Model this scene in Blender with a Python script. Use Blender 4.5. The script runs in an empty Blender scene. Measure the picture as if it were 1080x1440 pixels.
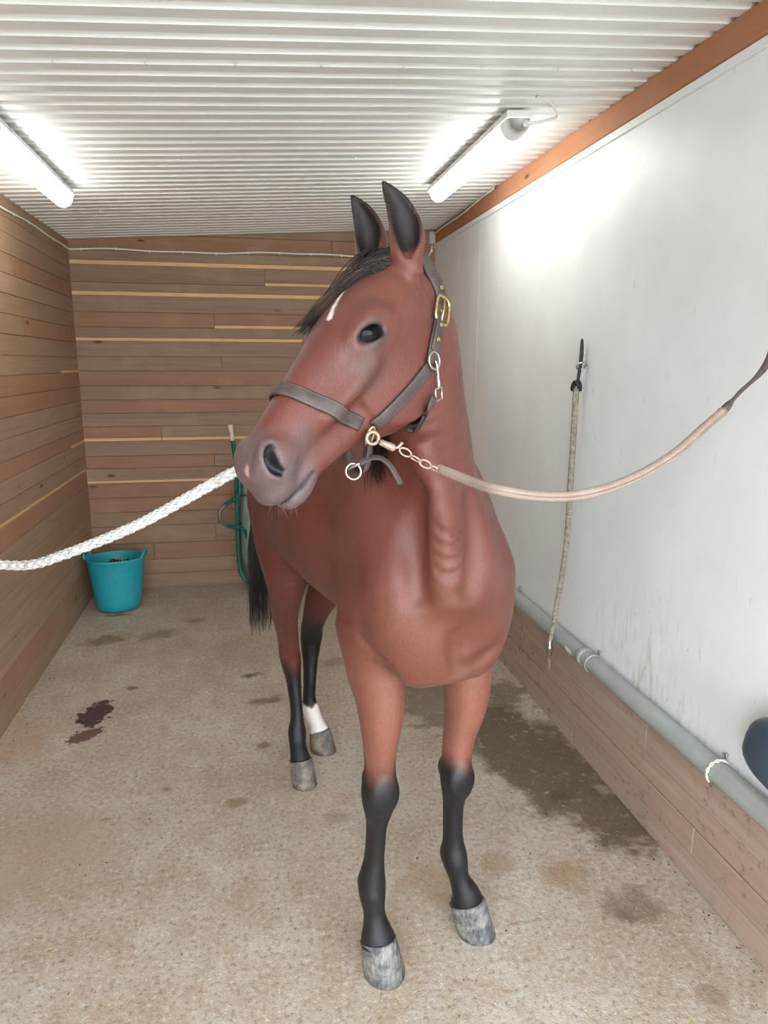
import bpy, bmesh, math, random
import numpy as np
from mathutils import Vector, Matrix

random.seed(7); rng = np.random.default_rng(7)
scene = bpy.context.scene
COL = scene.collection

# ------------------------------------------------------------------ camera
CAM_H = 1.62
FPX, PITCH, YAW, ROLL = 994.1, 0.20744, 0.18967, 0.00324      # focal length in px of the 1080 x 1440 frame
def cam_axes():
    cy, sy, cp, sp = math.cos(YAW), math.sin(YAW), math.cos(PITCH), math.sin(PITCH)
    f = np.array([sy*cp, cy*cp, -sp]); r = np.array([cy, -sy, 0.0]); u = np.cross(r, f)
    c, s = math.cos(ROLL), math.sin(ROLL)
    return c*r+s*u, -s*r+c*u, f
CR, CU, CF = cam_axes(); CP = np.array([0, 0, CAM_H])
cam_data = bpy.data.cameras.new('camera'); cam = bpy.data.objects.new('camera', cam_data); COL.objects.link(cam)
cam_data.sensor_fit = 'VERTICAL'; cam_data.sensor_height = 36.0; cam_data.lens = 36.0*FPX/1440
cam_data.clip_start = 0.05; cam_data.clip_end = 200
m = Matrix.Identity(4)
for i in range(3):
    m[i][0], m[i][1], m[i][2], m[i][3] = CR[i], CU[i], -CF[i], CP[i]
cam.matrix_world = m
scene.camera = cam

# ------------------------------------------------------------------ daylight and exposure
world = bpy.data.worlds.new('overcast_sky'); scene.world = world; world.use_nodes = True
wb = world.node_tree.nodes['Background']; wb.inputs[0].default_value = (0.80, 0.91, 1.0, 1); wb.inputs[1].default_value = 9.5
scene.view_settings.view_transform = 'Standard'; scene.view_settings.look = 'None'
scene.view_settings.gamma = 1.0; scene.view_settings.use_curve_mapping = False
scene.view_settings.exposure = 0.22
LAMP_STRENGTH = 17.0

# ------------------------------------------------------------------ helpers
def ray(x, y): return CF + (x-540)/FPX*CR + (720-y)/FPX*CU
def on_plane(x, y, ax, v):
    d = ray(x, y); return CP + d*((v-CP[ax])/d[ax])
def at_depth(x, y, D): return CP + ray(x, y)*D
def srgb(r, g, b):
    f = lambda c: (c/255/12.92 if c <= 10 else ((c/255+0.055)/1.055)**2.4)
    return (f(r), f(g), f(b), 1.0)

def mesh_obj(name, verts, faces, mat=None, parent=None, smooth=False, loc=None, uvs=None):
    me = bpy.data.meshes.new(name)
    me.from_pydata([tuple(map(float, v)) for v in verts], [], [tuple(map(int, f)) for f in faces])
    if smooth: me.polygons.foreach_set('use_smooth', [True]*len(me.polygons))
    if uvs is not None:
        l = me.uv_layers.new(name='UVMap')
        for lp in me.loops: l.data[lp.index].uv = uvs[lp.vertex_index]
    me.update()
    return link(name, me, mat, parent, loc)
def link(name, me, mat=None, parent=None, loc=None):
    o = bpy.data.objects.new(name, me); COL.objects.link(o)
    if mat is not None and me is not None and len(me.materials) == 0: me.materials.append(mat)
    if parent is not None: o.parent = parent
    if loc is not None: o.location = loc
    return o
def tag(o, label=None, cat=None, group=None, kind=None):
    if label: o['label'] = label
    if cat: o['category'] = cat
    if group: o['group'] = group
    if kind: o['kind'] = kind
    return o
def empty(name, loc=(0, 0, 0)):
    o = bpy.data.objects.new(name, None); COL.objects.link(o); o.location = loc; o.empty_display_size = .05
    return o

class MB:
    """collects verts and faces of one mesh"""
    def __init__(s): s.v = []; s.f = []; s.uv = []
    def add(s, v, f, uv=None):
        n = len(s.v); s.v += [tuple(map(float, q)) for q in v]; s.f += [tuple(i+n for i in q) for q in f]
        s.uv += (uv if uv is not None else [(0, 0)]*len(v))
    def box(s, c, size, bevel=0.0, rot=None):
        bm = bmesh.new(); bmesh.ops.create_cube(bm, size=1)
        for v in bm.verts: v.co = Vector((v.co.x*size[0], v.co.y*size[1], v.co.z*size[2]))
        if bevel > 0: bmesh.ops.bevel(bm, geom=list(bm.edges), offset=bevel, segments=1, affect='EDGES')
        vs = [v.co.copy() for v in bm.verts]
        if rot is not None: vs = [rot @ v for v in vs]
        bm.verts.index_update()
        s.add([(v.x+c[0], v.y+c[1], v.z+c[2]) for v in vs], [[v.index for v in f.verts] for f in bm.faces]); bm.free()
        return s
    def tube(s, pts, r, n=8, cap=True, closed=False):
        P = np.asarray(pts, float); N = len(P); r = np.broadcast_to(np.asarray(r, float), (N,))
        T = np.gradient(P, axis=0) if not closed else np.roll(P, -1, 0)-np.roll(P, 1, 0)
        T /= np.linalg.norm(T, axis=1)[:, None]+1e-12
        ref = np.array([0, 0, 1.0]) if abs(T[0][2]) < .9 else np.array([1.0, 0, 0])
        u = np.cross(T[0], ref); u /= np.linalg.norm(u)
        L = np.r_[0, np.cumsum(np.linalg.norm(np.diff(P, axis=0), axis=1))]
        V = []; UV = []
        for i in range(N):
            u = u-T[i]*(u@T[i]); u /= np.linalg.norm(u); w = np.cross(T[i], u)
            for k in range(n):
                a = 2*math.pi*k/n; V.append(P[i]+r[i]*(math.cos(a)*u+math.sin(a)*w)); UV.append((k/n, L[i]))
        F = []
        for i in range(N if closed else N-1):
            j = (i+1) % N
            for k in range(n):
                k2 = (k+1) % n; F.append((i*n+k, i*n+k2, j*n+k2, j*n+k))
        if cap and not closed:
            F.append(tuple(range(n))[::-1]); F.append(tuple((N-1)*n+k for k in range(n)))
        s.add(V, F, UV); return s
    def lathe(s, prof, c=(0, 0, 0), axis=(0, 0, 1), n=20, sx=1.0, sy=1.0):
        ax = np.asarray(axis, float); ax /= np.linalg.norm(ax)
        ref = np.array([1.0, 0, 0]) if abs(ax[0]) < .9 else np.array([0, 1.0, 0])
        u = ref-ax*(ref@ax); u /= np.linalg.norm(u); w = np.cross(ax, u); c = np.asarray(c, float)
        V = []
        for r, h in prof:
            for k in range(n):
                a = 2*math.pi*k/n; V.append(c+ax*h+r*(sx*math.cos(a)*u+sy*math.sin(a)*w))
        F = [(i*n+k, i*n+(k+1) % n, (i+1)*n+(k+1) % n, (i+1)*n+k) for i in range(len(prof)-1) for k in range(n)]
        if prof[0][0] > 1e-6: F.append(tuple(range(n))[::-1])
        if prof[-1][0] > 1e-6: F.append(tuple((len(prof)-1)*n+k for k in range(n)))
        s.add(V, F); return s
    def torus(s, c, axis, R, r, n=24, m=8, sx=1.0, sy=1.0, ref=None):
        ax = np.asarray(axis, float); ax /= np.linalg.norm(ax)
        if ref is None: ref = np.array([0, 0, 1.0]) if abs(ax[2]) < .9 else np.array([1.0, 0, 0])
        ref = np.asarray(ref, float)
        u = ref-ax*(ref@ax); u /= np.linalg.norm(u); w = np.cross(ax, u)
        P = [np.asarray(c)+R*(sx*math.cos(a)*u+sy*math.sin(a)*w) for a in np.linspace(0, 2*math.pi, n, endpoint=False)]
        return s.tube(P, r, m, closed=True)
    def build(s, name, mat, parent=None, smooth=True, kind=None):
        o = mesh_obj(name, s.v, s.f, mat, parent, smooth, uvs=s.uv)
        if kind: o['kind'] = kind
        return o
def spline(pts, n=8):
    P = np.asarray(pts, float); Q = np.vstack([2*P[0]-P[1], P, 2*P[-1]-P[-2]]); out = []
    for i in range(len(P)-1):
        p0, p1, p2, p3 = Q[i:i+4]
        for t in np.linspace(0, 1, n, endpoint=False):
            out.append(.5*((2*p1)+(-p0+p2)*t+(2*p0-5*p1+4*p2-p3)*t*t+(-p0+3*p1-3*p2+p3)*t**3))
    out.append(P[-1]); return np.array(out)

# ------------------------------------------------------------------ materials
class NT:
    def __init__(s, name):
        s.m = bpy.data.materials.new(name); s.m.use_nodes = True; s.t = s.m.node_tree; s.n = s.t.nodes; s.l = s.t.links
        s.b = s.n['Principled BSDF']; s.out = s.n['Material Output']
    def node(s, typ, **kw):
        n = s.n.new(typ)
        for k, v in kw.items():
            if k.startswith('i_'):
                key = k[2:]; key = int(key) if key.isdigit() else key.replace('_', ' ')
                s.setin(n.inputs[key], v)
            else: setattr(n, k, v)
        return n
    def setin(s, inp, v):
        if isinstance(v, bpy.types.NodeSocket): s.l.new(v, inp)
        else: inp.default_value = v
    def math(s, op, a, b=0.0, c=None, clamp=False):
        n = s.node('ShaderNodeMath', operation=op, use_clamp=clamp); s.setin(n.inputs[0], a); s.setin(n.inputs[1], b)
        if c is not None: s.setin(n.inputs[2], c)
        return n.outputs[0]
    def mix(s, fac, a, b, mode='MIX'):
        n = s.node('ShaderNodeMix', data_type='RGBA', blend_type=mode); s.setin(n.inputs[0], fac); s.setin(n.inputs[6], a); s.setin(n.inputs[7], b)
        return n.outputs[2]
    def ramp(s, fac, stops, interp='LINEAR'):
        n = s.node('ShaderNodeValToRGB'); s.setin(n.inputs[0], fac); e = n.color_ramp.elements; n.color_ramp.interpolation = interp
        while len(e) < len(stops): e.new(.5)
        for q, (p, c) in zip(e, stops): q.position = p; q.color = c if len(c) == 4 else (*c, 1)
        return n.outputs[0]
    def gray(s, fac, stops): return s.ramp(fac, [(p, (c, c, c, 1)) for p, c in stops])
    def coord(s, out='Object', scale=(1, 1, 1), loc=(0, 0, 0), rot=(0, 0, 0)):
        t = s.node('ShaderNodeTexCoord'); mp = s.node('ShaderNodeMapping'); s.l.new(t.outputs[out], mp.inputs[0])
        mp.inputs[1].default_value = loc; mp.inputs[2].default_value = rot; mp.inputs[3].default_value = scale
        return mp.outputs[0]
    def noise(s, vec, scale=5, detail=4, rough=.55, dist=0.0):
        n = s.node('ShaderNodeTexNoise'); s.setin(n.inputs['Vector'], vec); n.inputs['Scale'].default_value = scale
        n.inputs['Detail'].default_value = detail; n.inputs['Roughness'].default_value = rough; n.inputs['Distortion'].default_value = dist
        return n.outputs[0]
    def bump(s, h, strength=.3, dist=.01):
        n = s.node('ShaderNodeBump'); n.inputs['Strength'].default_value = strength; n.inputs['Distance'].default_value = dist
        s.setin(n.inputs['Height'], h); s.l.new(n.outputs[0], s.b.inputs['Normal']); return n
    def set(s, **kw):
        for k, v in kw.items(): s.setin(s.b.inputs[k.replace('_', ' ')], v)
        return s
def simple(name, col, rough=.5, metal=0.0, nscale=30, var=.15, bump=.0, spec=.5):
    t = NT(name); v = t.coord('Object'); nz = t.noise(v, nscale, 5, .6)
    a = tuple(c*(1-var) for c in col[:3])+(1,); b = tuple(min(1, c*(1+var)) for c in col[:3])+(1,)
    t.set(Base_Color=t.ramp(nz, [(.3, a), (.7, b)]), Roughness=t.gray(nz, [(.3, max(0, rough-.08)), (.7, min(1, rough+.08))]), Metallic=metal)
    t.b.inputs['Specular IOR Level'].default_value = spec
    if bump: t.bump(nz, bump, .003)
    return t.m
# ------------------------------------------------------------------ the stall: floor, walls, ceiling
XL, XR, YB, ZL, ZR, ZBEAM = -1.117, 1.363, 5.19, 2.403, 2.551, 2.456
Y0 = -.45                                                        # front edge of the roof; the stall is open towards the yard
def ceil_z(x): return ZL+(ZR-ZL)*(x-XL)/(XR-XL)

# --- concrete floor with stains
t = NT('concrete_floor'); W_ = t.coord('Object')
n1 = t.noise(W_, 2.2, 4, .6); n2 = t.noise(W_, 9, 5, .7); n3 = t.noise(W_, 60, 4, .7); n4 = t.noise(W_, 230, 2, .7)
base = t.ramp(n1, [(.30, srgb(160, 144, 126)), (.50, srgb(171, 157, 141)), (.70, srgb(178, 167, 155))])
base = t.mix(t.gray(n2, [(.36, .55), (.52, 0)]), base, srgb(156, 132, 110)); base = t.mix(t.gray(n2, [(.56, 0), (.72, .5)]), base, srgb(192, 184, 175))
base = t.mix(t.gray(n3, [(.34, .75), (.47, 0)]), base, srgb(126, 104, 84)); base = t.mix(t.gray(n3, [(.56, 0), (.68, .6)]), base, srgb(204, 197, 188))
base = t.mix(t.gray(n4, [(.30, .6), (.42, 0)]), base, srgb(112, 92, 72))
NZ = {}
def floor_px(x, y): return on_plane(x, y, 2, 0.0)
def stain(px, py, rx, ry, rot, edge, ns, amt):
    c = floor_px(px, py); g = t.node('ShaderNodeNewGeometry'); mp = t.node('ShaderNodeMapping', vector_type='TEXTURE'); t.l.new(g.outputs['Position'], mp.inputs[0])
    mp.inputs[1].default_value = tuple(c); mp.inputs[2].default_value = (0, 0, rot); mp.inputs[3].default_value = (rx, ry, 1)
    ln = t.node('ShaderNodeVectorMath', operation='LENGTH'); t.l.new(mp.outputs[0], ln.inputs[0]); nz = NZ.setdefault(ns, None) or NZ.__setitem__(ns, t.noise(W_, ns, 4, .65)) or NZ[ns]
    v_ = t.math('ADD', ln.outputs['Value'], t.math('MULTIPLY', t.math('SUBTRACT', nz, .5), amt))
    return t.gray(v_, [(1-edge, 1), (1.0, 0)]) if edge < 1 else t.gray(v_, [(0, 1), (1, 0)])
def smix(b, px, py, rx, ry, rot, col, fac, edge=.15, ns=6, amt=1.2):
    global wetmask
    return t.mix(t.math('MULTIPLY', stain(px, py, rx, ry, rot, edge, ns, amt), fac), b, col)
wetA = stain(750, 1065, .26, .62, .10, .3, 6, 1.6); wetB = stain(640, 985, .40, .32, 0, .3, 6, 2.2); wetC = stain(860, 1150, .16, .22, 0, .35, 14, 1.6); wetD = stain(890, 1275, .10, .10, 0, .4, 14, 1.8)
wet = t.math('MAXIMUM', wetA, t.math('MAXIMUM', t.math('MULTIPLY', wetB, .75), t.math('MAXIMUM', wetC, t.math('MULTIPLY', wetD, .6))))
fleck = t.gray(t.noise(W_, 26, 6, .7), [(.56, 1), (.66, .35)]); wet = t.math('MULTIPLY', wet, fleck)
base = t.mix(t.math('MULTIPLY', wet, .88), base, srgb(84, 68, 50))
for a in [(150, 900, .16, .10, .5, srgb(116, 98, 70), .8), (225, 892, .15, .09, .3, srgb(126, 108, 80), .7), (275, 872, .10, .07, 0, srgb(120, 102, 76), .6), (165, 865, .10, .03, 0, srgb(84, 70, 48), .8),
          (375, 985, .10, .05, .2, srgb(104, 84, 58), .8), (352, 950, .07, .035, .2, srgb(70, 58, 46), .85), (370, 1048, .04, .03, 0, srgb(120, 94, 62), .8), (336, 1128, .055, .035, 0, srgb(128, 104, 74), .75),
          (475, 1150, .07, .05, 0, srgb(132, 112, 100), .6), (600, 1240, .12, .14, 0, srgb(150, 124, 92), .5), (800, 1230, .10, .09, 0, srgb(142, 110, 74), .6), (700, 1212, .10, .06, 0, srgb(136, 112, 84), .5),
          (232, 1110, .03, .02, 0, srgb(122, 98, 70), .7), (150, 1152, .035, .012, 0, srgb(140, 92, 70), .7), (60, 1200, .3, .3, 0, srgb(160, 134, 112), .5), (20, 1040, .25, .25, 0, srgb(170, 134, 100), .5), (480, 930, .16, .08, 0, srgb(122, 102, 74), .6),
          (880, 1290, .04, .03, 0, srgb(112, 92, 76), .7), (790, 1120, .06, .05, 0, srgb(80, 64, 48), .6), (1000, 1400, .05, .04, 0, srgb(130, 108, 90), .6), (640, 1110, .06, .03, 0, srgb(120, 98, 74), .6)]:
    base = smix(base, *a, edge=.55, ns=14, amt=2.0)
base = smix(base, 134, 1004, .075, .14, -.2, srgb(56, 26, 28), .95, .15, 22, 2.0); base = smix(base, 120, 1034, .085, .05, .7, srgb(82, 38, 38), .85, .15, 30, 2.0); base = smix(base, 186, 968, .03, .025, 0, srgb(96, 52, 48), .7, .2, 30, 1.6)
rgh = t.math('SUBTRACT', t.gray(n2, [(.3, .72), (.7, .9)]), t.math('MULTIPLY', wet, .30))
t.set(Base_Color=base, Roughness=rgh); hgt = t.math('ADD', t.math('MULTIPLY', n3, .7), t.math('ADD', t.math('MULTIPLY', n2, .8), t.math('MULTIPLY', n4, .35))); t.bump(hgt, .5, .010); CONC = t.m
mb = MB(); mb.box(((XL+XR)/2, (YB+Y0)/2, -.06), (XR-XL+.3, YB-Y0+.3, .12)); floor = tag(mb.build('floor', CONC, smooth=False), kind='structure')
t = NT('yard_bounce_gravel'); v = t.coord('Object'); t.set(Base_Color=t.ramp(t.noise(v, 30, 5, .7), [(.3, srgb(150, 142, 132)), (.7, srgb(188, 182, 172))]), Roughness=.95); t.bump(t.noise(v, 60, 3, .6), .5, .01)
mb = MB(); mb.box((0, -6.16, -.07), (24, 11.1, .1)); tag(mb.build('ground_yard_bounce', t.m, smooth=False), kind='structure')  # unseen pale ground outside the opening, added to bounce daylight into the stall

# --- wood
def wood(name, dark, mid, light, axis, red=1.0, dirt=.0):
    t = NT(name); oi = t.node('ShaderNodeObjectInfo'); rnd = oi.outputs['Random']; g = t.node('ShaderNodeNewGeometry')
    off = t.node('ShaderNodeCombineXYZ'); t.l.new(t.math('MULTIPLY', rnd, 37.0), off.inputs[0]); t.l.new(t.math('MULTIPLY', rnd, 91.0), off.inputs[1]); t.l.new(t.math('MULTIPLY', rnd, 53.0), off.inputs[2])
    ad = t.node('ShaderNodeVectorMath', operation='ADD'); t.l.new(g.outputs['Position'], ad.inputs[0]); t.l.new(off.outputs[0], ad.inputs[1])
    sc = {'x': (1.3, 30, 26), 'y': (30, 1.3, 26)}[axis]
    mp = t.node('ShaderNodeMapping'); t.l.new(ad.outputs[0], mp.inputs[0]); mp.inputs[3].default_value = sc
    gr = t.noise(mp.outputs[0], 1.0, 6, .65, 1.2); mp2 = t.node('ShaderNodeMapping'); t.l.new(ad.outputs[0], mp2.inputs[0]); mp2.inputs[3].default_value = tuple(q*.28 for q in sc)
    br = t.noise(mp2.outputs[0], 1.0, 3, .6, .4); wear = t.noise(ad.outputs[0], 3.5, 5, .6)
    c = t.ramp(gr, [(.25, dark), (.5, mid), (.75, light)]); c = t.mix(t.gray(br, [(.3, .30), (.6, 0)]), c, dark)
    rr_ = t.node('ShaderNodeTexWhiteNoise', noise_dimensions='1D'); t.l.new(rnd, rr_.inputs['W']); rv = rr_.outputs['Value']
    c = t.mix(t.math('MULTIPLY', t.gray(rv, [(.62, 0), (.74, 1)]), .40*red), c, srgb(150, 100, 70)); c = t.mix(t.gray(rnd, [(0, .25), (.5, 0)]), c, dark)
    c = t.mix(t.gray(wear, [(.52, 0), (.75, .35)]), c, srgb(176, 148, 118))
    vo = t.node('ShaderNodeTexVoronoi'); mp3 = t.node('ShaderNodeMapping'); t.l.new(ad.outputs[0], mp3.inputs[0]); mp3.inputs[3].default_value = {'x': (3.2, 5, 9), 'y': (5, 3.2, 9)}[axis]; t.l.new(mp3.outputs[0], vo.inputs['Vector']); vo.inputs['Scale'].default_value = 1.0
    kn = t.math('MULTIPLY', t.gray(vo.outputs['Distance'], [(.06, 1), (.11, 0)]), t.gray(vo.outputs['Color'], [(.50, 1), (.56, 0)])); c = t.mix(t.math('MULTIPLY', kn, .85), c, srgb(58, 42, 34))
    ring = t.math('MULTIPLY', t.gray(vo.outputs['Distance'], [(.08, 1), (.20, 0)]), t.gray(vo.outputs['Color'], [(.40, 1), (.46, 0)])); c = t.mix(t.math('MULTIPLY', ring, .25), c, srgb(110, 70, 48))
    if dirt:
        sp_ = t.noise(ad.outputs[0], 24, 5, .72); gp = t.noise(g.outputs['Position'], 2.2, 3, .6); c = t.mix(t.math('MULTIPLY', t.math('MULTIPLY', t.gray(sp_, [(.56, 0), (.66, 1)]), t.gray(gp, [(.42, .1), (.62, 1)])), dirt), c, srgb(84, 62, 50))
    t.set(Base_Color=c, Roughness=t.gray(gr, [(.3, .62), (.7, .78)])); t.b.inputs['Specular IOR Level'].default_value = .35; t.bump(gr, .25, .003); return t.m
WB = wood('weathered_boards_back', srgb(124, 97, 78), srgb(142, 115, 94), srgb(154, 127, 106), 'x')
WL = wood('weathered_boards_side', srgb(134, 107, 85), srgb(154, 126, 102), srgb(168, 142, 118), 'y')
WK = wood('kick_boards', srgb(148, 124, 110), srgb(166, 143, 129), srgb(180, 159, 146), 'y', .35, .85)
BEAMM = wood('beam_timber', srgb(160, 108, 72), srgb(180, 126, 88), srgb(194, 142, 102), 'y')
t = NT('fresh_tongue_wood'); v = t.coord('Object', (2, 2, 40)); t.set(Base_Color=t.ramp(t.noise(v, 3, 4, .6), [(.3, srgb(198, 158, 112)), (.7, srgb(222, 184, 138))]), Roughness=.7); TONGUE = t.m
def plank(parent, name, lo, hi, mat, ax, bev=.003):
    lo = np.asarray(lo); hi = np.asarray(hi); c = (lo+hi)/2; mb = MB(); mb.box((0, 0, 0), tuple(hi-lo), bev); o = mb.build(name, mat, parent, smooth=False); o.location = tuple(c); return o
# back wall: boards with butt joints; some joints have opened and show the fresh tongue
wall_back = tag(mesh_obj('wall_back', *(lambda m: (m.v, m.f))(MB().box(((XL+XR)/2, YB+.055, 1.32), (XR-XL+.3, .05, 2.64))), WB), kind='structure')
ZJ = [2.66, 2.452, 2.344, 2.257, 2.143, 2.061, 1.952, 1.854, 1.764, 1.66, 1.563, 1.462, 1.367, 1.274, 1.184, 1.083, .978, .889, .786, .679, .574, .469, .339, .218, .11, .0]
GAP = {2.257: (.024, None), 2.143: (0, None), 2.061: (.023, None), 1.854: (.018, -.19), 1.764: (.019, None), 1.083: (.019, None), .786: (.016, None)}
BUTT = {2.257: .15, 1.952: -.205, 1.66: -.165, .978: -.246, .469: -.26, 1.367: .5, 2.452: .62, 1.184: -.6, .339: -.7}
for i in range(len(ZJ)-1):
    zt, zb_ = ZJ[i], ZJ[i+1]; gb = GAP.get(zb_, (0, None)); xs = [XL-.02, XR+.02]
    if zt in BUTT: xs = [XL-.02, BUTT[zt], XR+.02]
    for a, b in zip(xs[:-1], xs[1:]):
        lift = gb[0] if (gb[1] is None or a >= gb[1]-.03) else 0
        if zb_ == 2.143 and a > 0: lift = .018
        plank(wall_back, 'plank', (a+.0008, YB+.002*(random.random()-.5), zb_+lift+.0008), (b-.0008, YB+.03, zt-.0008), WB, 0, .002)
        if lift: plank(wall_back, 'tongue', (a+.002, YB+.006, zb_-.001), (b-.002, YB+.028, zb_+lift+.002), TONGUE, 0, .001)
# left wall
wall_left = tag(mesh_obj('wall_left', *(lambda m: (m.v, m.f))(MB().box((XL-.055, (YB+Y0)/2, 1.25), (.05, YB-Y0+.3, 2.5))), WL), kind='structure')
ZK = [2.46, 2.308, 2.231, 2.134, 2.038, 1.942, 1.847, 1.751, 1.651, 1.556, 1.458, 1.363, 1.264, 1.166, 1.083, .983, .879, .775, .67, .565, .46, .35, .24, .12, .0]
LB = {1.847: 4.05, 2.134: 3.95, 1.264: 3.98, .565: 3.2, 1.556: 2.8, .35: 2.6, .983: 2.4, 2.231: 2.3}
for i in range(len(ZK)-1):
    zt, zb_ = ZK[i], ZK[i+1]; ys = [Y0, YB]
    if zt in LB: ys = [Y0, LB[zt], YB]
    for a, b in zip(ys[:-1], ys[1:]):
        lift = .017 if abs(zb_-.879) < 1e-6 else 0
        plank(wall_left, 'plank', (XL-.03, a+.0008, zb_+lift+.0008), (XL+.002*(random.random()-.5), b-.0008, zt-.0008), WL, 1, .002)
        if lift: plank(wall_left, 'tongue', (XL-.028, a+.002, zb_-.001), (XL-.005, b-.002, zb_+lift+.002), TONGUE, 1, .001)
    if abs(zb_-1.556) < 1e-6: plank(wall_left, 'tongue', (XL-.02, 4.72, zb_-.002), (XL+.001, YB, zb_+.013), TONGUE, 1, .001)
    if abs(zb_-1.083) < 1e-6: plank(wall_left, 'tongue', (XL-.02, 4.80, zb_-.002), (XL+.001, YB, zb_+.012), TONGUE, 1, .001)
# right wall: white panels above a boarded kick strip
t = NT('white_panel'); v = t.coord('Object'); a1 = t.noise(v, 3.0, 6, .6); a2 = t.noise(v, 40, 5, .7); sm_ = t.noise(t.coord('Object', (1, 14, 2.2), rot=(.5, 0, 0)), 2.4, 6, .7); gpos = t.node('ShaderNodeNewGeometry'); sp = t.node('ShaderNodeSeparateXYZ'); t.l.new(gpos.outputs['Position'], sp.inputs[0])
low = t.gray(sp.outputs[2], [(.45, 1), (1.25, .0)]); 
c = t.ramp(a1, [(.3, srgb(222, 224, 222)), (.7, srgb(232, 234, 233))])
scu = t.math('MULTIPLY', t.gray(sm_, [(.52, 0), (.70, .75)]), t.gray(t.noise(v, 1.6, 3, .5), [(.45, 0), (.65, 1)])); c = t.mix(t.math('MULTIPLY', scu, low), c, srgb(176, 150, 112))
dots = t.math('MULTIPLY', t.gray(t.noise(t.coord('Object', (1, 1, .45)), 55, 4, .7), [(.64, 0), (.70, 1)]), t.gray(t.noise(v, 2.3, 3, .6), [(.42, 0), (.62, 1)])); c = t.mix(t.math('MULTIPLY', t.math('MULTIPLY', dots, low), .85), c, srgb(104, 78, 54))
d2 = t.gray(t.noise(t.coord('Object', (1, 1, .5)), 24, 3, .6), [(.69, 0), (.75, .25)]); c = t.mix(d2, c, srgb(170, 164, 152))
t.set(Base_Color=c, Roughness=.42); t.bump(a2, .04, .002); PANEL = t.m
wall_right = tag(mesh_obj('wall_right', *(lambda m: (m.v, m.f))(MB().box((XR+.065, (YB+Y0)/2, 1.33), (.05, YB-Y0+.3, 2.66))), WL), kind='structure')
for a, b in ((4.167, YB), (Y0, 4.167)):
    plank(wall_right, 'panel', (XR, a+.0012, .40), (XR+.04, b-.0012, ZBEAM-.002), PANEL, 1, .0015)
kick = wall_right
for zt, zb_, dx in ((.395, .285, 0), (.285, .19, .002), (.19, .095, -.001), (.095, .0, .001)):
    ys = {.395: [Y0, 2.05, YB], .285: [Y0, 3.1, YB], .19: [Y0, 1.75, YB], .095: [Y0, 2.6, YB]}[zt]
    for a, b in zip(ys[:-1], ys[1:]): plank(wall_right, 'plank', (XR-.030+dx, a+.001, zb_+.001), (XR+.04, b-.001, zt-.001), WK, 1, .0025)
PLAST = simple('white_trim', srgb(226, 228, 228), .4, var=.03)
mb = MB(); mb.box((XR-.014, (YB+Y0)/2, .400), (.034, YB-Y0, .008), .001); tag(mb.build('trim_1', PLAST, smooth=False), kind='structure')
mb = MB(); mb.box((XR-.004, (YB+Y0)/2, ZBEAM-.016), (.012, YB-Y0, .028), .002); tag(mb.build('trim_2', PLAST, smooth=False), kind='structure')
mb = MB(); mb.box((XR+.030, (YB+Y0)/2, (ZBEAM+ZR)/2+.0), (.075, YB-Y0, ZR-ZBEAM+.0), .004); tag(mb.build('trim_3', BEAMM, smooth=False), kind='structure')['label'] = 'orange-brown timber beam along the top of the right wall'
# --- corrugated ceiling, ribs across the stall
PITCH_C, D_C = .0845, .020; t = NT('white_sheet_metal'); v = t.coord('Object'); nz = t.noise(v, 3, 4, .5)
t.set(Base_Color=t.ramp(nz, [(.3, srgb(226, 226, 222)), (.7, srgb(234, 234, 231))]), Roughness=.38); SHEET = t.m
prof = [(0, 0), (.046, 0), (.058, D_C), (.0735, D_C), (.0845, 0)]; pts = []; y = 1.897-PITCH_C*31+.012
while y < YB+.05:
    for a, b in prof[:-1]: pts.append((y+a, b))
    y += PITCH_C
pts = [(a, b) for a, b in pts if Y0-.05 < a < YB+.03]; VV = []; FF = []; NX = 2
for a, b in pts:
    for xx in (XL-.06, XR+.08): VV.append((xx, a, ceil_z(xx)+b))
    for xx in (XL-.06, XR+.08): VV.append((xx, a, ceil_z(xx)+b+.03))
for i in range(len(pts)-1): q = 4*i; FF += [(q, q+1, q+5, q+4), (q+2, q+6, q+7, q+3)]
q = 4*(len(pts)-1); FF += [(0, 2, 3, 1), (q, q+1, q+3, q+2)]+[(4*i, 4*i+4, 4*i+6, 4*i+2) for i in range(len(pts)-1)]+[(4*i+1, 4*i+3, 4*i+7, 4*i+5) for i in range(len(pts)-1)]
ceiling = tag(mesh_obj('ceiling', VV, FF, SHEET), kind='structure')
mb = MB()
for yy in (2.31, 3.30, 4.30):
    for xx in np.arange(XL+.12, XR-.05, .25): mb.lathe([(.0, -.004), (.004, -.004), (.005, 0)], (xx, yy+.01, ceil_z(xx)), n=8)
mb.build('screws', PLAST, ceiling, kind='stuff')
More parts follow.
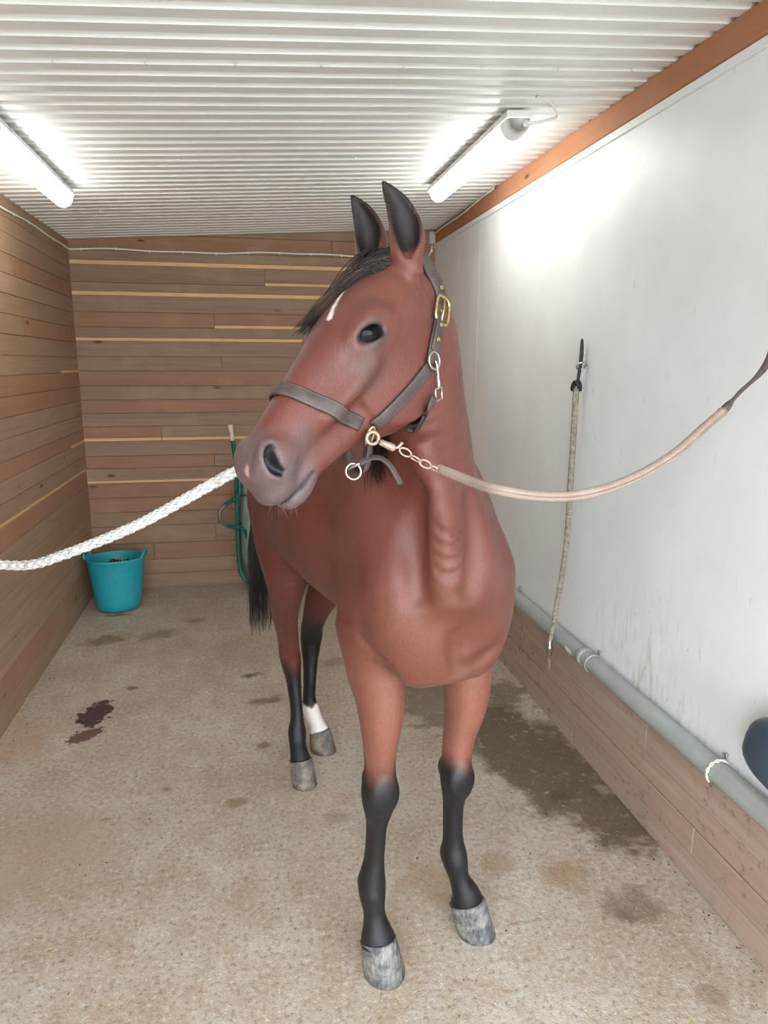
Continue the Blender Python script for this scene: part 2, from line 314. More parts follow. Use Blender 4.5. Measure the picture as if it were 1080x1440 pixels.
# ------------------------------------------------------------------ lamps
t = NT('lit_diffuser'); t.set(Base_Color=(.9, .9, .9, 1), Emission_Color=(1.0, .99, .96, 1), Emission_Strength=LAMP_STRENGTH, Roughness=.4); DIFF = t.m
LAMPW = simple('lamp_plastic', srgb(225, 225, 222), .4, var=.03); STEEL = simple('galvanised_clip', srgb(170, 170, 168), .35, .9, var=.08)
def lamp(x, y0, y1, label, cable):
    z = ceil_z(x); o = tag(empty('fluorescent_lamp', (x, (y0+y1)/2, z)), label, 'lamp', 'tube lamps on the ceiling')
    L = y1-y0; sl = (ZR-ZL)/(XR-XL); w = .050
    mb = MB(); sec = [(-.046, -.012), (-.05, -.03), (-.05, -.036), (.05, -.036), (.05, -.03), (.046, -.012)]
    VV = []; FF = []; n = len(sec)
    for yy in (-L/2, L/2):
        for a, b in sec: VV.append((a, yy, b))
    FF = [(i, (i+1) % n, n+(i+1) % n, n+i) for i in range(n)]+[tuple(range(n))[::-1], tuple(range(n, 2*n))]; mb.add(VV, FF); mb.build('housing', LAMPW, o, smooth=False)
    mb = MB(); sec = [(.047*math.cos(a), -.037-.056*math.sin(a)) for a in np.linspace(0, math.pi, 13)]; n = len(sec); VV = []; ys = [(-L/2+.075, 1), (L/2-.03, 1), (L/2-.012, .85), (L/2, .55)]
    for yy, s_ in ys:
        for a, b in sec: VV.append((a*s_, yy, -.037+(b+.037)*s_))
    FF = [(r*n+i, r*n+i+1, (r+1)*n+i+1, (r+1)*n+i) for r in range(len(ys)-1) for i in range(n-1)]+[tuple(range(n)), tuple(range((len(ys)-1)*n, len(ys)*n))[::-1]]+[(r*n+n-1, r*n, (r+1)*n, (r+1)*n+n-1) for r in range(len(ys)-1)]
    mb.add(VV, FF); mb.build('diffuser', DIFF, o)
    mb = MB(); VV = []; ys = [(-L/2-.002, .80), (-L/2+.012, 1.0), (-L/2+.076, 1.04)]
    for yy, s_ in ys:
        for a, b in sec: VV.append((a*s_, yy, -.037+(b+.037)*s_))
    FF = [(r*n+i, r*n+i+1, (r+1)*n+i+1, (r+1)*n+i) for r in range(len(ys)-1) for i in range(n-1)]+[tuple(range(n)), tuple(range((len(ys)-1)*n, len(ys)*n))[::-1]]; mb.add(VV, FF); mb.build('end_cap', LAMPW, o)
    for yy in (-L/2+.16, L/2-.22):
        for s_ in (-1, 1): mb = MB(); mb.box((s_*.052, yy, -.032), (.005, .02, .016), .001); mb.build('clip', STEEL, o, smooth=False)
    mb = MB(); mb.lathe([(.012, 0), (.012, .02), (.008, .024)], (.015, -L/2-.002, -.062), axis=(0, -1, 0), n=12); mb.build('cable_gland', LAMPW, o)
    if cable:
        P = spline([(.015, -L/2-.022, -.062), (.05, -L/2-.04, -.066), (.11, -L/2-.03, -.05), (.14, -L/2+.0, -.03), (.10, -L/2-.05, -.006), (.03, -L/2-.085, .006)], 6); mb = MB(); mb.tube(P, .006, 8); mb.build('cable', LAMPW, o)
    if not cable:
        P = spline([(.015, -L/2-.022, -.062), (.0, -L/2-.06, -.05), (-.03, -L/2-.08, .004)], 6); mb = MB(); mb.tube(P, .006, 8); mb.build('cable', LAMPW, o)
    o.rotation_euler = (0, -math.atan(sl), 0); return o
lamp(-.815, 2.66, 3.78, 'glowing white tube lamp on the ceiling by the left boarded wall', False)
lamp(1.005, 2.66, 3.82, 'glowing white tube lamp with looped cable on the ceiling by the right beam', True)
# ------------------------------------------------------------------ horse, as a smooth solid
H_O = np.array([.456, 1.656, 0.0]); H_A = math.atan2(.241, .964)
H_FW = np.array([math.sin(H_A), -math.cos(H_A), 0]); H_LF = np.array([math.cos(H_A), math.sin(H_A), 0])
H_M = np.array([H_FW, H_LF, [0, 0, 1.0]])                       # world -> horse rows: forward, left, up
def w2h(P): return (np.asarray(P, float)-H_O) @ H_M.T
def h2w(P): return np.asarray(P, float) @ H_M + H_O
def nrm(v): v = np.asarray(v, float); return v/np.linalg.norm(v)

class Ell:                                                       # ellipsoid with axes
    def __init__(s, c, r, R=None, k=.03, sub=False):
        s.c = np.asarray(c, float); s.r = np.asarray(r, float); s.R = np.eye(3) if R is None else np.asarray(R, float)
        s.k = k; s.sub = sub; s.bc = s.c[None]; s.br = np.array([s.r.max()])
    def d(s, P, mask=None):
        q = (P-s.c) @ s.R.T
        k0 = np.sqrt(((q/s.r)**2).sum(1)); k1 = np.sqrt(((q/s.r**2)**2).sum(1))+1e-9
        return np.where(k0 < 1e-4, -s.r.min(), k0*(k0-1)/k1)
class Chain:                                                     # loft of elliptic sections along a curve
    # nodes: (centre, ru_plus, ru_minus, rv_plus, rv_minus), u lateral axis, v sagittal axis
    def __init__(s, C, ru, rv, u, k=.03, n=3, cap=.6, ru2=None, rv2=None, sub=False, v=None):
        C = np.asarray(C, float); N = len(C)
        bc = lambda a: np.broadcast_to(np.asarray(a, float), (N,)).copy()
        ru = bc(ru); rv = bc(rv); ru2 = ru if ru2 is None else bc(ru2); rv2 = rv if rv2 is None else bc(rv2)
        U = np.asarray(u, float); U = np.broadcast_to(U, (N, 3)).copy()
        A = spline(np.hstack([C, ru[:, None], ru2[:, None], rv[:, None], rv2[:, None], U]), n)
        s.C = A[:, :3]; s.rad = np.maximum(A[:, 3:7], .0008); U = A[:, 7:10]
        T = np.gradient(s.C, axis=0); T /= np.linalg.norm(T, axis=1)[:, None]
        U = U-T*(U*T).sum(1)[:, None]; U /= np.linalg.norm(U, axis=1)[:, None]; V = np.cross(T, U)
        s.U, s.V, s.k, s.sub, s.cap = U, V, k, sub, cap
        s.bc = .5*(s.C[1:]+s.C[:-1]); s.br = .5*np.linalg.norm(s.C[1:]-s.C[:-1], axis=1)+np.maximum(s.rad[1:].max(1), s.rad[:-1].max(1))
        a = s.C[:-1]; ab = s.C[1:]-a; U0 = U[:-1]; dU = U[1:]-U0; V0 = V[:-1]; dV = V[1:]-V0; dt = lambda p, q: (p*q).sum(1)
        s.g = dict(a=a, ab=ab, L2=dt(ab, ab), aab=dt(a, ab), aa=dt(a, a), U0=U0, dU=dU, V0=V0, dV=dV, r0=s.rad[:-1], dr=s.rad[1:]-s.rad[:-1],
                   ku=np.stack([dt(a, U0), dt(ab, U0)+dt(a, dU), dt(ab, dU)]), kv=np.stack([dt(a, V0), dt(ab, V0)+dt(a, dV), dt(ab, dV)]))
    def d(s, P, mask=None):
        if len(P) > 3000: return np.concatenate([s.d(P[i:i+3000], mask) for i in range(0, len(P), 3000)])
        g = s.g
        if mask is not None and not mask.all(): g = {k: (v[:, mask] if k in ('ku', 'kv') else v[mask]) for k, v in g.items()}
        Pab = P@g['ab'].T-g['aab']; t = np.clip(Pab/g['L2'], 0, 1)
        x = P@g['U0'].T+t*(P@g['dU'].T-g['ku'][1]-t*g['ku'][2])-g['ku'][0]
        y = P@g['V0'].T+t*(P@g['dV'].T-g['kv'][1]-t*g['kv'][2])-g['kv'][0]
        q2 = (P*P).sum(1)[:, None]-2*(P@g['a'].T)+g['aa']-2*t*Pab+t*t*g['L2']
        z2 = np.maximum(q2-x*x-y*y, 0); r0 = g['r0']; dr = g['dr']
        rx = np.where(x > 0, r0[:, 0]+t*dr[:, 0], r0[:, 1]+t*dr[:, 1]); ry = np.where(y > 0, r0[:, 2]+t*dr[:, 2], r0[:, 3]+t*dr[:, 3])
        mn = np.minimum(rx, ry); rz = s.cap*mn; A = (x/rx)**2; Bq = (y/ry)**2; Z = z2/rz**2
        k0 = np.sqrt(A+Bq+Z); k1 = np.sqrt(A/rx**2+Bq/ry**2+Z/rz**2)+1e-9
        return np.where(k0 < 1e-4, -mn, k0*(k0-1)/k1).min(1)
PR = []
def ell(*a, **k): PR.append(Ell(*a, **k))
def chain(*a, **k): PR.append(Chain(*a, **k))
def smin(a, b, k):
    h = np.maximum(k-np.abs(a-b), 0)/k; return np.minimum(a, b)-h*h*k*.25
def smax(a, b, k): return -smin(-a, -b, k)
def sdf(P, c=None, rad=None, prims=None):
    P = np.asarray(P, float); D = np.full(len(P), 9.0)
    for p in (PR if prims is None else prims):
        mask = None
        if c is not None:
            mask = np.linalg.norm(p.bc-c, axis=1) < p.br+rad+p.k+.008
            if not mask.any(): continue
        d = p.d(P, mask)
        D = smax(D, -d, p.k) if p.sub else smin(D, d, p.k)
    return D
def near_prims(P, pad=.08):                                        # the shapes that can matter around a set of points
    c = (P.min(0)+P.max(0))/2; r = np.linalg.norm(P-c, axis=1).max(); return c, r+pad
def sdf_grad(P, e=.002):
    P = np.asarray(P, float); c, r = near_prims(P); Q = np.concatenate([P+np.eye(3)[i]*e*q for i in range(3) for q in (1, -1)]); d = sdf(Q, c, r).reshape(3, 2, -1)
    g = (d[:, 0]-d[:, 1]).T; return g/(np.linalg.norm(g, axis=1)[:, None]+1e-12)
def surf(P, off=0.0, it=6):                                       # nearest points of the horse's skin (horse frame)
    P = np.array(P, float)
    for _ in range(it):
        g = sdf_grad(P); P -= .8*g*(sdf(P, *near_prims(P))-off)[:, None]
    return P, sdf_grad(P)
def skin(px, tmin=.7, tmax=3.5):                                  # point of the skin in the direction of a picture point
    o = w2h(CP[None])[0]; d = ray(*px) @ H_M.T; d = d/np.linalg.norm(d); t = tmin
    near = [p for p in PR if (np.linalg.norm((p.bc-o)-((p.bc-o)@d)[:, None]*d, axis=1) < p.br+p.k+.03).any()]
    for _ in range(90):
        v = sdf((o+d*t)[None], prims=near)[0]
        if v < .0006: break
        t += max(v*.7, .0008)
        if t > tmax: break
    return o+d*t

# --- trunk
def trunk_node(x, zc, hz, w, yc=-.015): return ((x, yc, zc), w, hz)
TN = [trunk_node(*a) for a in [(.11, 1.09, .165, .135, -.035), (.02, 1.13, .235, .16, -.035), (-.13, 1.165, .285, .19, -.03), (-.3, 1.18, .29, .235, -.025),
      (-.5, 1.18, .28, .264, -.012), (-.7, 1.19, .268, .258, 0), (-.88, 1.215, .24, .225, .005), (-1.03, 1.225, .215, .195, .01), (-1.16, 1.23, .15, .14, .01)]]
chain([t[0] for t in TN], [t[1] for t in TN], [t[2] for t in TN], (0, 1, 0), k=.05, cap=.8, n=8)
chain([(-.05, -.02, 1.40), (-.22, -.015, 1.46), (-.42, -.01, 1.40)], [.06, .06, .09], [.08, .085, .07], (0, 1, 0), k=.1)      # withers
for sd in (-1, 1):
    y0 = -.035
    ell((.105, y0+sd*.068, .985), (.09, .082, .12), k=.05)                                         # pectorals
    ell((.075, y0+sd*.125, 1.07), (.08, .068, .13), k=.06)                                          # point of the shoulder
    chain([(.05, y0+sd*.118, 1.10), (-.08, y0+sd*.118, 1.27), (-.2, y0+sd*.085, 1.42)], [.062, .07, .05], [.10, .12, .10], (0, 1, 0), k=.06)
    ell((-.06, y0+sd*.140, 1.01), (.11, .060, .14), k=.05)                                          # upper arm
    ell((-.95, .008+sd*.105, 1.22), (.24, .115, .20), k=.08)                                        # croup
    ell((-1.12, .008+sd*.08, 1.12), (.1, .08, .17), k=.07)
ell((.095, -.035, .93), (.10, .06, .055), k=.05)                                                    # breast bone
# --- fore legs
X = (0, 1, 0)
chain([(-.07, -.155, .97), (-.045, -.152, .86), (-.02, -.150, .787), (-.005, -.155, .714), (0, -.159, .655), (.002, -.160, .60), (.006, -.164, .55), (.006, -.165, .505), (-.004, -.166, .445), (-.006, -.168, .39), (-.006, -.173, .33), (-.004, -.179, .27), (.004, -.182, .235), (.018, -.182, .19), (.03, -.180, .14), (.035, -.178, .117)],
      [.078, .073, .0625, .05, .041, .0395, .046, .043, .027, .0248, .026, .0355, .0345, .0285, .042, .0485],
      [.105, .098, .082, .065, .053, .047, .047, .043, .036, .034, .035, .042, .041, .033, .042, .05], X, k=.035, cap=.2, n=4)
chain([(-.08, .12, .96), (-.065, .124, .86), (-.045, .121, .785), (-.035, .114, .702), (-.03, .096, .626), (-.024, .084, .56), (-.018, .078, .515), (-.016, .077, .475), (-.024, .078, .42), (-.026, .079, .35), (-.024, .081, .30), (-.02, .082, .262), (-.012, .083, .235), (.003, .088, .195), (.016, .104, .145), (.017, .108, .122)],
      [.074, .072, .066, .056, .043, .0395, .0415, .0385, .0275, .026, .028, .0355, .0345, .0285, .041, .0475],
      [.105, .098, .082, .066, .053, .046, .046, .042, .036, .034, .036, .042, .041, .033, .042, .05], X, k=.035, cap=.2, n=4)
for c in ((.04, -.1645, .548), (.014, .078, .508)): ell(c, (.016, .034, .04), k=.03)                 # knee caps
for c in ((-.045, -.165, .55), (-.066, .078, .51)): ell(c, (.016, .022, .03), k=.025)                # bone behind the knee
for c in ((-.030, -.180, .258), (-.046, .082, .250)): ell(c, (.014, .020, .020), k=.025)             # ergots
# --- hind legs
chain([(-.95, -.135, 1.16), (-.86, -.150, 1.02), (-.84, -.150, .92), (-.88, -.138, .816), (-.94, -.122, .70), (-.995, -.096, .59), (-1.035, -.08, .515), (-1.04, -.072, .46), (-1.03, -.067, .39), (-1.01, -.066, .31), (-.995, -.067, .24), (-.985, -.071, .185), (-.965, -.076, .145), (-.945, -.078, .118), (-.928, -.077, .088)],
      [.10, .092, .080, .060, .048, .040, .041, .040, .030, .0245, .025, .036, .033, .034, .043],
      [.20, .17, .135, .105, .075, .055, .055, .052, .041, .035, .034, .04, .037, .04, .047], X, k=.05, cap=.2, n=6)
chain([(-1.0, .135, 1.16), (-.93, .165, 1.02), (-.95, .150, .92), (-1.02, .11, .80), (-1.09, .075, .69), (-1.165, .068, .57), (-1.215, .076, .49), (-1.225, .074, .44), (-1.215, .067, .36), (-1.2, .058, .28), (-1.195, .053, .21), (-1.185, .054, .165), (-1.165, .062, .125), (-1.145, .069, .10), (-1.133, .073, .078)],
      [.11, .10, .085, .07, .056, .044, .045, .042, .031, .0265, .027, .035, .033, .034, .042],
      [.20, .17, .135, .11, .08, .058, .056, .052, .041, .035, .034, .04, .037, .04, .047], X, k=.05, cap=.2, n=6)
for c in ((-1.085, -.076, .53), (-1.27, .075, .50)): ell(c, (.022, .022, .04), k=.03)                 # point of the hock

# --- neck
chain([(-.06, -.035, 1.20), (-.005, -.038, 1.31), (.04, -.05, 1.42), (.07, -.075, 1.52), (.10, -.108, 1.61), (.135, -.145, 1.69), (.16, -.172, 1.74)],
      [.145, .112, .095, .088, .083, .074, .06], [.24, .225, .19, .16, .135, .11, .08],
      [(0, 1, 0), (.05, 1, 0), (.25, 1, 0), (.45, .9, 0), (.75, .7, .05), (.9, .4, .08), (.953, .289, .091)], k=.06, cap=.5)
chain([(.205, -.085, 1.12), (.215, -.10, 1.22), (.210, -.125, 1.34), (.205, -.16, 1.45)], [.024, .022, .02, .016], [.024, .024, .024, .02], (0, 1, 0), k=.07)                       # windpipe
for zz, xx, w_ in ((1.135, .214, .05), (1.165, .230, .045), (1.195, .238, .036)):                                      # skin folds at the base of the throat
    chain([(xx-.026, -.085-w_, zz+.028), (xx-.012, -.087, zz), (xx-.020, -.089+w_, zz+.028)], .004, .005, (0, 0, 1), k=.016)
# --- head: s along the face from the poll, n towards the forehead, l to the horse's left
HS = .92
HP0 = np.array([.18, -.188, 1.7725]); HA = nrm([.275, -.696, -.663]); HL = np.array([.953, .289, .091]); HL = nrm(HL-HA*(HL@HA)); HN = np.cross(HA, HL)
HR = np.array([HA, HN, HL])
def hp(s, n, l): return HP0+HS*(s*HA+n*HN+l*HL)
def h2head(P): return ((np.asarray(P)-HP0) @ HR.T)/HS
def hchain(C, ru, rv, k=.03, **kw):
    for q in ('ru2', 'rv2'):
        if q in kw: kw[q] = np.asarray(kw[q])*HS
    chain([hp(*c) for c in C], np.asarray(ru)*HS, np.asarray(rv)*HS, kw.pop('u', HL), k=k, **kw)
def hell(c, r, k=.03, R=HR, **kw): ell(hp(*c), np.asarray(r)*HS, R, k=k, **kw)
HD = [(-.03, -.005, .045, .045, .05), (.03, .005, .070, .066, .08), (.10, .012, .086, .074, .08), (.17, .016, .092, .076, .08), (.23, .016, .084, .072, .075), (.30, .013, .067, .066, .075),
      (.38, .008, .054, .060, .07), (.46, .002, .049, .055, .06), (.51, -.004, .050, .049, .052), (.543, -.010, .046, .040, .045), (.560, -.016, .037, .029, .036)]
hchain([(q[0], q[1], 0) for q in HD], [q[2] for q in HD], [q[3] for q in HD], rv2=[q[4] for q in HD], k=.045, cap=.5)
hchain([(.080, -.09, 0), (.16, -.125, 0), (.245, -.124, 0), (.34, -.096, 0), (.47, -.074, 0)], [.052, .058, .05, .038, .036], [.065, .088, .07, .040, .028], cap=.8)
for sd in (-1, 1):
    hell((.175, -.080, sd*.052), (.125, .115, .026))                                                 # cheek
    hell((.205, .030, sd*.072), (.058, .038, .026))                                                  # orbit
    hchain([(.165, .045, sd*.084), (.198, .056, sd*.088), (.235, .046, sd*.080)], .009, .009, k=.022)   # brow
    hchain([(.25, -.012, sd*.075), (.31, -.020, sd*.066), (.39, -.022, sd*.052)], .011, .011, k=.028)  # facial crest
    hell((.115, .060, sd*.084), (.024, .014, .010), sub=True)                                        # hollow above the eye
    hell((.524, .002, sd*(.039 if sd > 0 else .029)), (.040, .037, .018), k=.022)                                          # nostril flare
    hell((.545, -.020, sd*.018), (.018, .030, .020), k=.02)                                            # end of the nose
hell((.540, -.050, 0), (.044, .028, .041), k=.02)                                                     # upper lip
hell((.512, -.089, 0), (.048, .027, .035), k=.018)                                                    # lower lip and chin
NOSTRILS = []
def onskin(s_, n_, sd, off=0.0):                                  # point of the head's skin at (s, n) on one side, pushed out by off
    lo_, hi_ = 0.0, .16; ls = np.linspace(.14, .0, 71); d = sdf(np.array([hp(s_, n_, sd*q) for q in ls])); q = np.argmax(d < 0)
    return np.array([s_, n_, sd*((ls[q] if d[q] < 0 else .012)+off)])
for sd in (-1, 1):
    NO = [(.512, .040), (.530, .033), (.546, .020), (.553, .004), (.548, -.012)]
    rim = [onskin(a, b, sd, .000) for a, b in [(.500, .034), (.514, .041), (.534, .036), (.549, .018), (.553, -.004), (.545, -.024)]]
    crv = [onskin(a, b, sd, .004) for a, b in [(.511, .031), (.524, .026), (.534, .014), (.538, .000), (.534, -.017)]]
    mou = [onskin(a, b, sd, .001) for a, b in [(.476, -.078), (.495, -.078), (.515, -.078), (.533, -.077), (.546, -.077), (.556, -.077)]]+[np.array([.574, -.078, sd*.008])]
    hchain(rim, [.003, .006, .006, .006, .006, .003], [.003, .006, .006, .006, .006, .003], k=.010)
    hchain(crv, [.016, .026, .030, .028, .018], [.005, .0095, .0125, .0115, .007], k=.006, sub=True); NOSTRILS.append([PR[-1]])
    hchain(mou, [.0045, .0045, .005, .005, .0045, .004, .004], [.0016, .0020, .0022, .0022, .0020, .002, .002], k=.006, sub=True); NOSTRILS[-1].append(PR[-1])
# --- eyes: opening with two lids
EYE = {}
for sd in (-1, 1):
    o = nrm(sd*HL+.30*HA+.22*HN); e1 = np.array(-.040*HA-.014*HN+sd*.012*HL); e1 = nrm(e1-o*(e1@o)); e2 = np.cross(o, e1)
    if e2@HN < 0: e2 = -e2
    ec = hp(.208, .028, sd*.062); EYE[sd] = (ec, o, e1, e2); er = .0340
    ell(ec+o*.036, (.0315, .0175, .024), np.array([e1, e2, o]), k=.005, sub=True)
    for up, rr in ((1, .0056), (-1, .0046)):
        pts = []
        for t in np.linspace(-1, 1, 7):
            x = .0320*t; y = up*(.0195 if up > 0 else .0155)*max(0, 1-t*t)**.7-.002*abs(t); z = math.sqrt(max(1e-6, (er+.0025)**2-x*x-y*y))
            pts.append(ec+e1*x+e2*y+o*z)
        chain(pts, rr, rr, o, k=.007)
# --- ears
EARS = []
VIEW = nrm([.928, -.30, .10])
for base, tip, bend, opn in ((hp(.004, .060, .054), hp(.004, .060, .054)+np.array([-.043, -.033, .142]), np.array([.010, .014, 0]), nrm([.93, -.36, .05])),
                             (hp(-.016, .068, -.070), hp(-.016, .068, -.070)+np.array([-.036, -.028, .128]), np.array([.010, .012, 0]), nrm([.75, -.66, .05]))):
    ax = nrm(tip-base); side = nrm(np.cross(opn, ax))
    ts = [-.22, 0, .22, .45, .68, .88, 1.0]; C = [base+(tip-base)*t+bend*math.sin(max(0, t)*math.pi) for t in ts]
    chain(C, [.022, .030, .034, .0315, .024, .013, .004], [.024, .029, .028, .024, .017, .010, .004], side, k=.014, cap=.5)
    chain([C[i]+opn*o for i, o in ((1, .026), (2, .020), (3, .016), (4, .012), (5, .009), (6, .009))], [.008, .020, .024, .018, .009, .001], [.010, .020, .020, .015, .009, .004], side, k=.006, sub=True)
    EARS.append((base, tip, opn, side, PR[-1]))

# --- furrows between the muscles of neck, breast and fore legs
FURROWS = [([(588, 690), (582, 760), (588, 835)], .010, .055), ([(664, 700), (670, 770), (662, 830)], .009, .055), ([(638, 895), (642, 930), (645, 950)], .007, .03),
           ([(506, 898), (528, 920), (548, 938)], .006, .03), ([(700, 908), (676, 930), (650, 944)], .006, .034)]+[([(608, y_-9), (628, y_+4), (656, y_-7)], .007, .016) for y_ in (748, 768, 787, 806)]
for pts, r_, k_ in [([skin(p) for p in ps], r_, k_) for ps, r_, k_ in FURROWS]: chain(pts, [r_*.5, r_, r_*.5], [r_*.5, r_, r_*.5], (0, 1, 0), k=k_, sub=True)

VOX = .005
def surface_nets(lo, hi, h, B=8, Q=4):
    lo = np.asarray(lo, float); n = np.ceil((np.asarray(hi)-lo)/h).astype(int); nb = -(-n//(B*Q)); n = nb*B*Q+1
    G = np.full(n, .05, np.float32); rq = np.sqrt(3)*B*Q*h/2; r = rq/Q
    grid = lambda m: np.stack(np.meshgrid(*[np.arange(q) for q in m], indexing='ij'), -1).reshape(-1, 3)
    o = grid([B+1]*3)*h; sub = grid([Q]*3)
    idx = grid(nb)
    for b, d in zip(idx, sdf(lo+(idx+.5)*B*Q*h)):
        if abs(d) > rq*1.6+.02:
            if d < 0: G[tuple(slice(q*B*Q, q*B*Q+B*Q+1) for q in b)] = -.05
            continue
        c = lo+(b+.5)*B*Q*h; sb = b*Q+sub; cs = lo+(sb+.5)*B*h
        for b2, c2, d2 in zip(sb, cs, sdf(cs, c, rq)):
            s = tuple(slice(q*B, q*B+B+1) for q in b2)
            if abs(d2) > r*1.6+.006:
                if d2 < 0: G[s] = -.05
                continue
            G[s] = sdf(lo+b2*B*h+o, c2, r).reshape(B+1, B+1, B+1)
    S = G < 0
    cnt = np.zeros(np.array(S.shape)-1, np.uint8)
    offs = [(i, j, k) for i in (0, 1) for j in (0, 1) for k in (0, 1)]
    sl = lambda i, m: slice(i, m-1+i)
    for f in offs: cnt += S[tuple(sl(f[a], S.shape[a]) for a in range(3))]
    act = np.argwhere((cnt > 0) & (cnt < 8)); vid = np.full(cnt.shape, -1, np.int32); vid[tuple(act.T)] = np.arange(len(act))
    val = np.stack([G[act[:, 0]+f[0], act[:, 1]+f[1], act[:, 2]+f[2]] for f in offs], 1).astype(float)
    acc = np.zeros((len(act), 3)); w = np.zeros(len(act)); O = np.array(offs, float)
    for i in range(8):
        for j in range(i+1, 8):
            if np.abs(O[i]-O[j]).sum() != 1: continue
            a, b = val[:, i], val[:, j]; mk = (a < 0) != (b < 0); t = np.where(mk, a/(a-b+1e-20), 0)
            acc += np.where(mk[:, None], O[i]+t[:, None]*(O[j]-O[i]), 0); w += mk
    V = lo+(act+acc/w[:, None])*h; F = []
    for ax in range(3):
        a1, a2 = (ax+1) % 3, (ax+2) % 3
        s0 = [slice(None)]*3; s1 = [slice(None)]*3; s0[ax] = slice(0, -1); s1[ax] = slice(1, None)
        A = S[tuple(s0)]; Bv = S[tuple(s1)]; E = np.argwhere(A != Bv)
        E = E[(E[:, a1] > 0) & (E[:, a2] > 0) & (E[:, a1] < S.shape[a1]-1) & (E[:, a2] < S.shape[a2]-1)]
        sg = A[tuple(E.T)]; q = []
        for d1, d2 in ((1, 1), (0, 1), (0, 0), (1, 0)):
            c = E.copy(); c[:, a1] -= d1; c[:, a2] -= d2; q.append(vid[tuple(c.T)])
        q = np.stack(q, 1); q[~sg] = q[~sg][:, ::-1]; F.append(q)
    return V, np.concatenate(F)
# ------------------------------------------------------------------ horse: meshes
def smooth_verts(V, F, w, it):
    n = len(V); e = np.concatenate([F[:, [0, 1]], F[:, [1, 2]], F[:, [2, 3]], F[:, [3, 0]]]); e = np.concatenate([e, e[:, ::-1]])
    cnt = np.bincount(e[:, 0], minlength=n)[:, None]
    for _ in range(it):
        S_ = np.stack([np.bincount(e[:, 0], V[e[:, 1], a], minlength=n) for a in range(3)], 1)/np.maximum(cnt, 1)
        V = V+w[:, None]*(S_-V)
    return V
def sm(x, a, b): t = np.clip((x-a)/(b-a), 0, 1); return t*t*(3-2*t)
def wob(V, f, ph=0.0):                                            # cheap smooth noise
    return (np.sin(V[:, 0]*f+1.3*np.sin(V[:, 1]*f*1.7+ph))+np.sin(V[:, 1]*f*1.3+1.1*np.sin(V[:, 2]*f*.9+ph*2))+np.sin(V[:, 2]*f*1.1+1.7*np.sin(V[:, 0]*f*1.9-ph)))/3
BAY = np.array(srgb(94, 51, 42)[:3]); BLACK = np.array(srgb(22, 21, 23)[:3]); REDD = np.array(srgb(80, 41, 36)[:3]); TAN = np.array(srgb(122, 75, 61)[:3])
GREY = np.array(srgb(80, 72, 72)[:3]); WHITE = np.array(srgb(222, 210, 204)[:3]); PINK = np.array(srgb(205, 165, 158)[:3])
V, F = surface_nets((-1.40, -.74, .04), (.52, .30, 2.0), VOX)
hc = h2head(V)
onhead = (hc[:, 0] > -.05) & (V[:, 1] < -.02) & (V[:, 2] > 1.30) & (np.abs(hc[:, 2]) < .16) & (hc[:, 1] > -.26) & (hc[:, 1] < .3)
onhead |= (V[:, 2] > 1.76)
w = np.where(onhead, .12, .35)
V = smooth_verts(V, F, w, 6); V = smooth_verts(V, F, .6*sm(V[:, 0], -.15, -.4)*sm(V[:, 2], .62, .8), 40); hc = h2head(V)
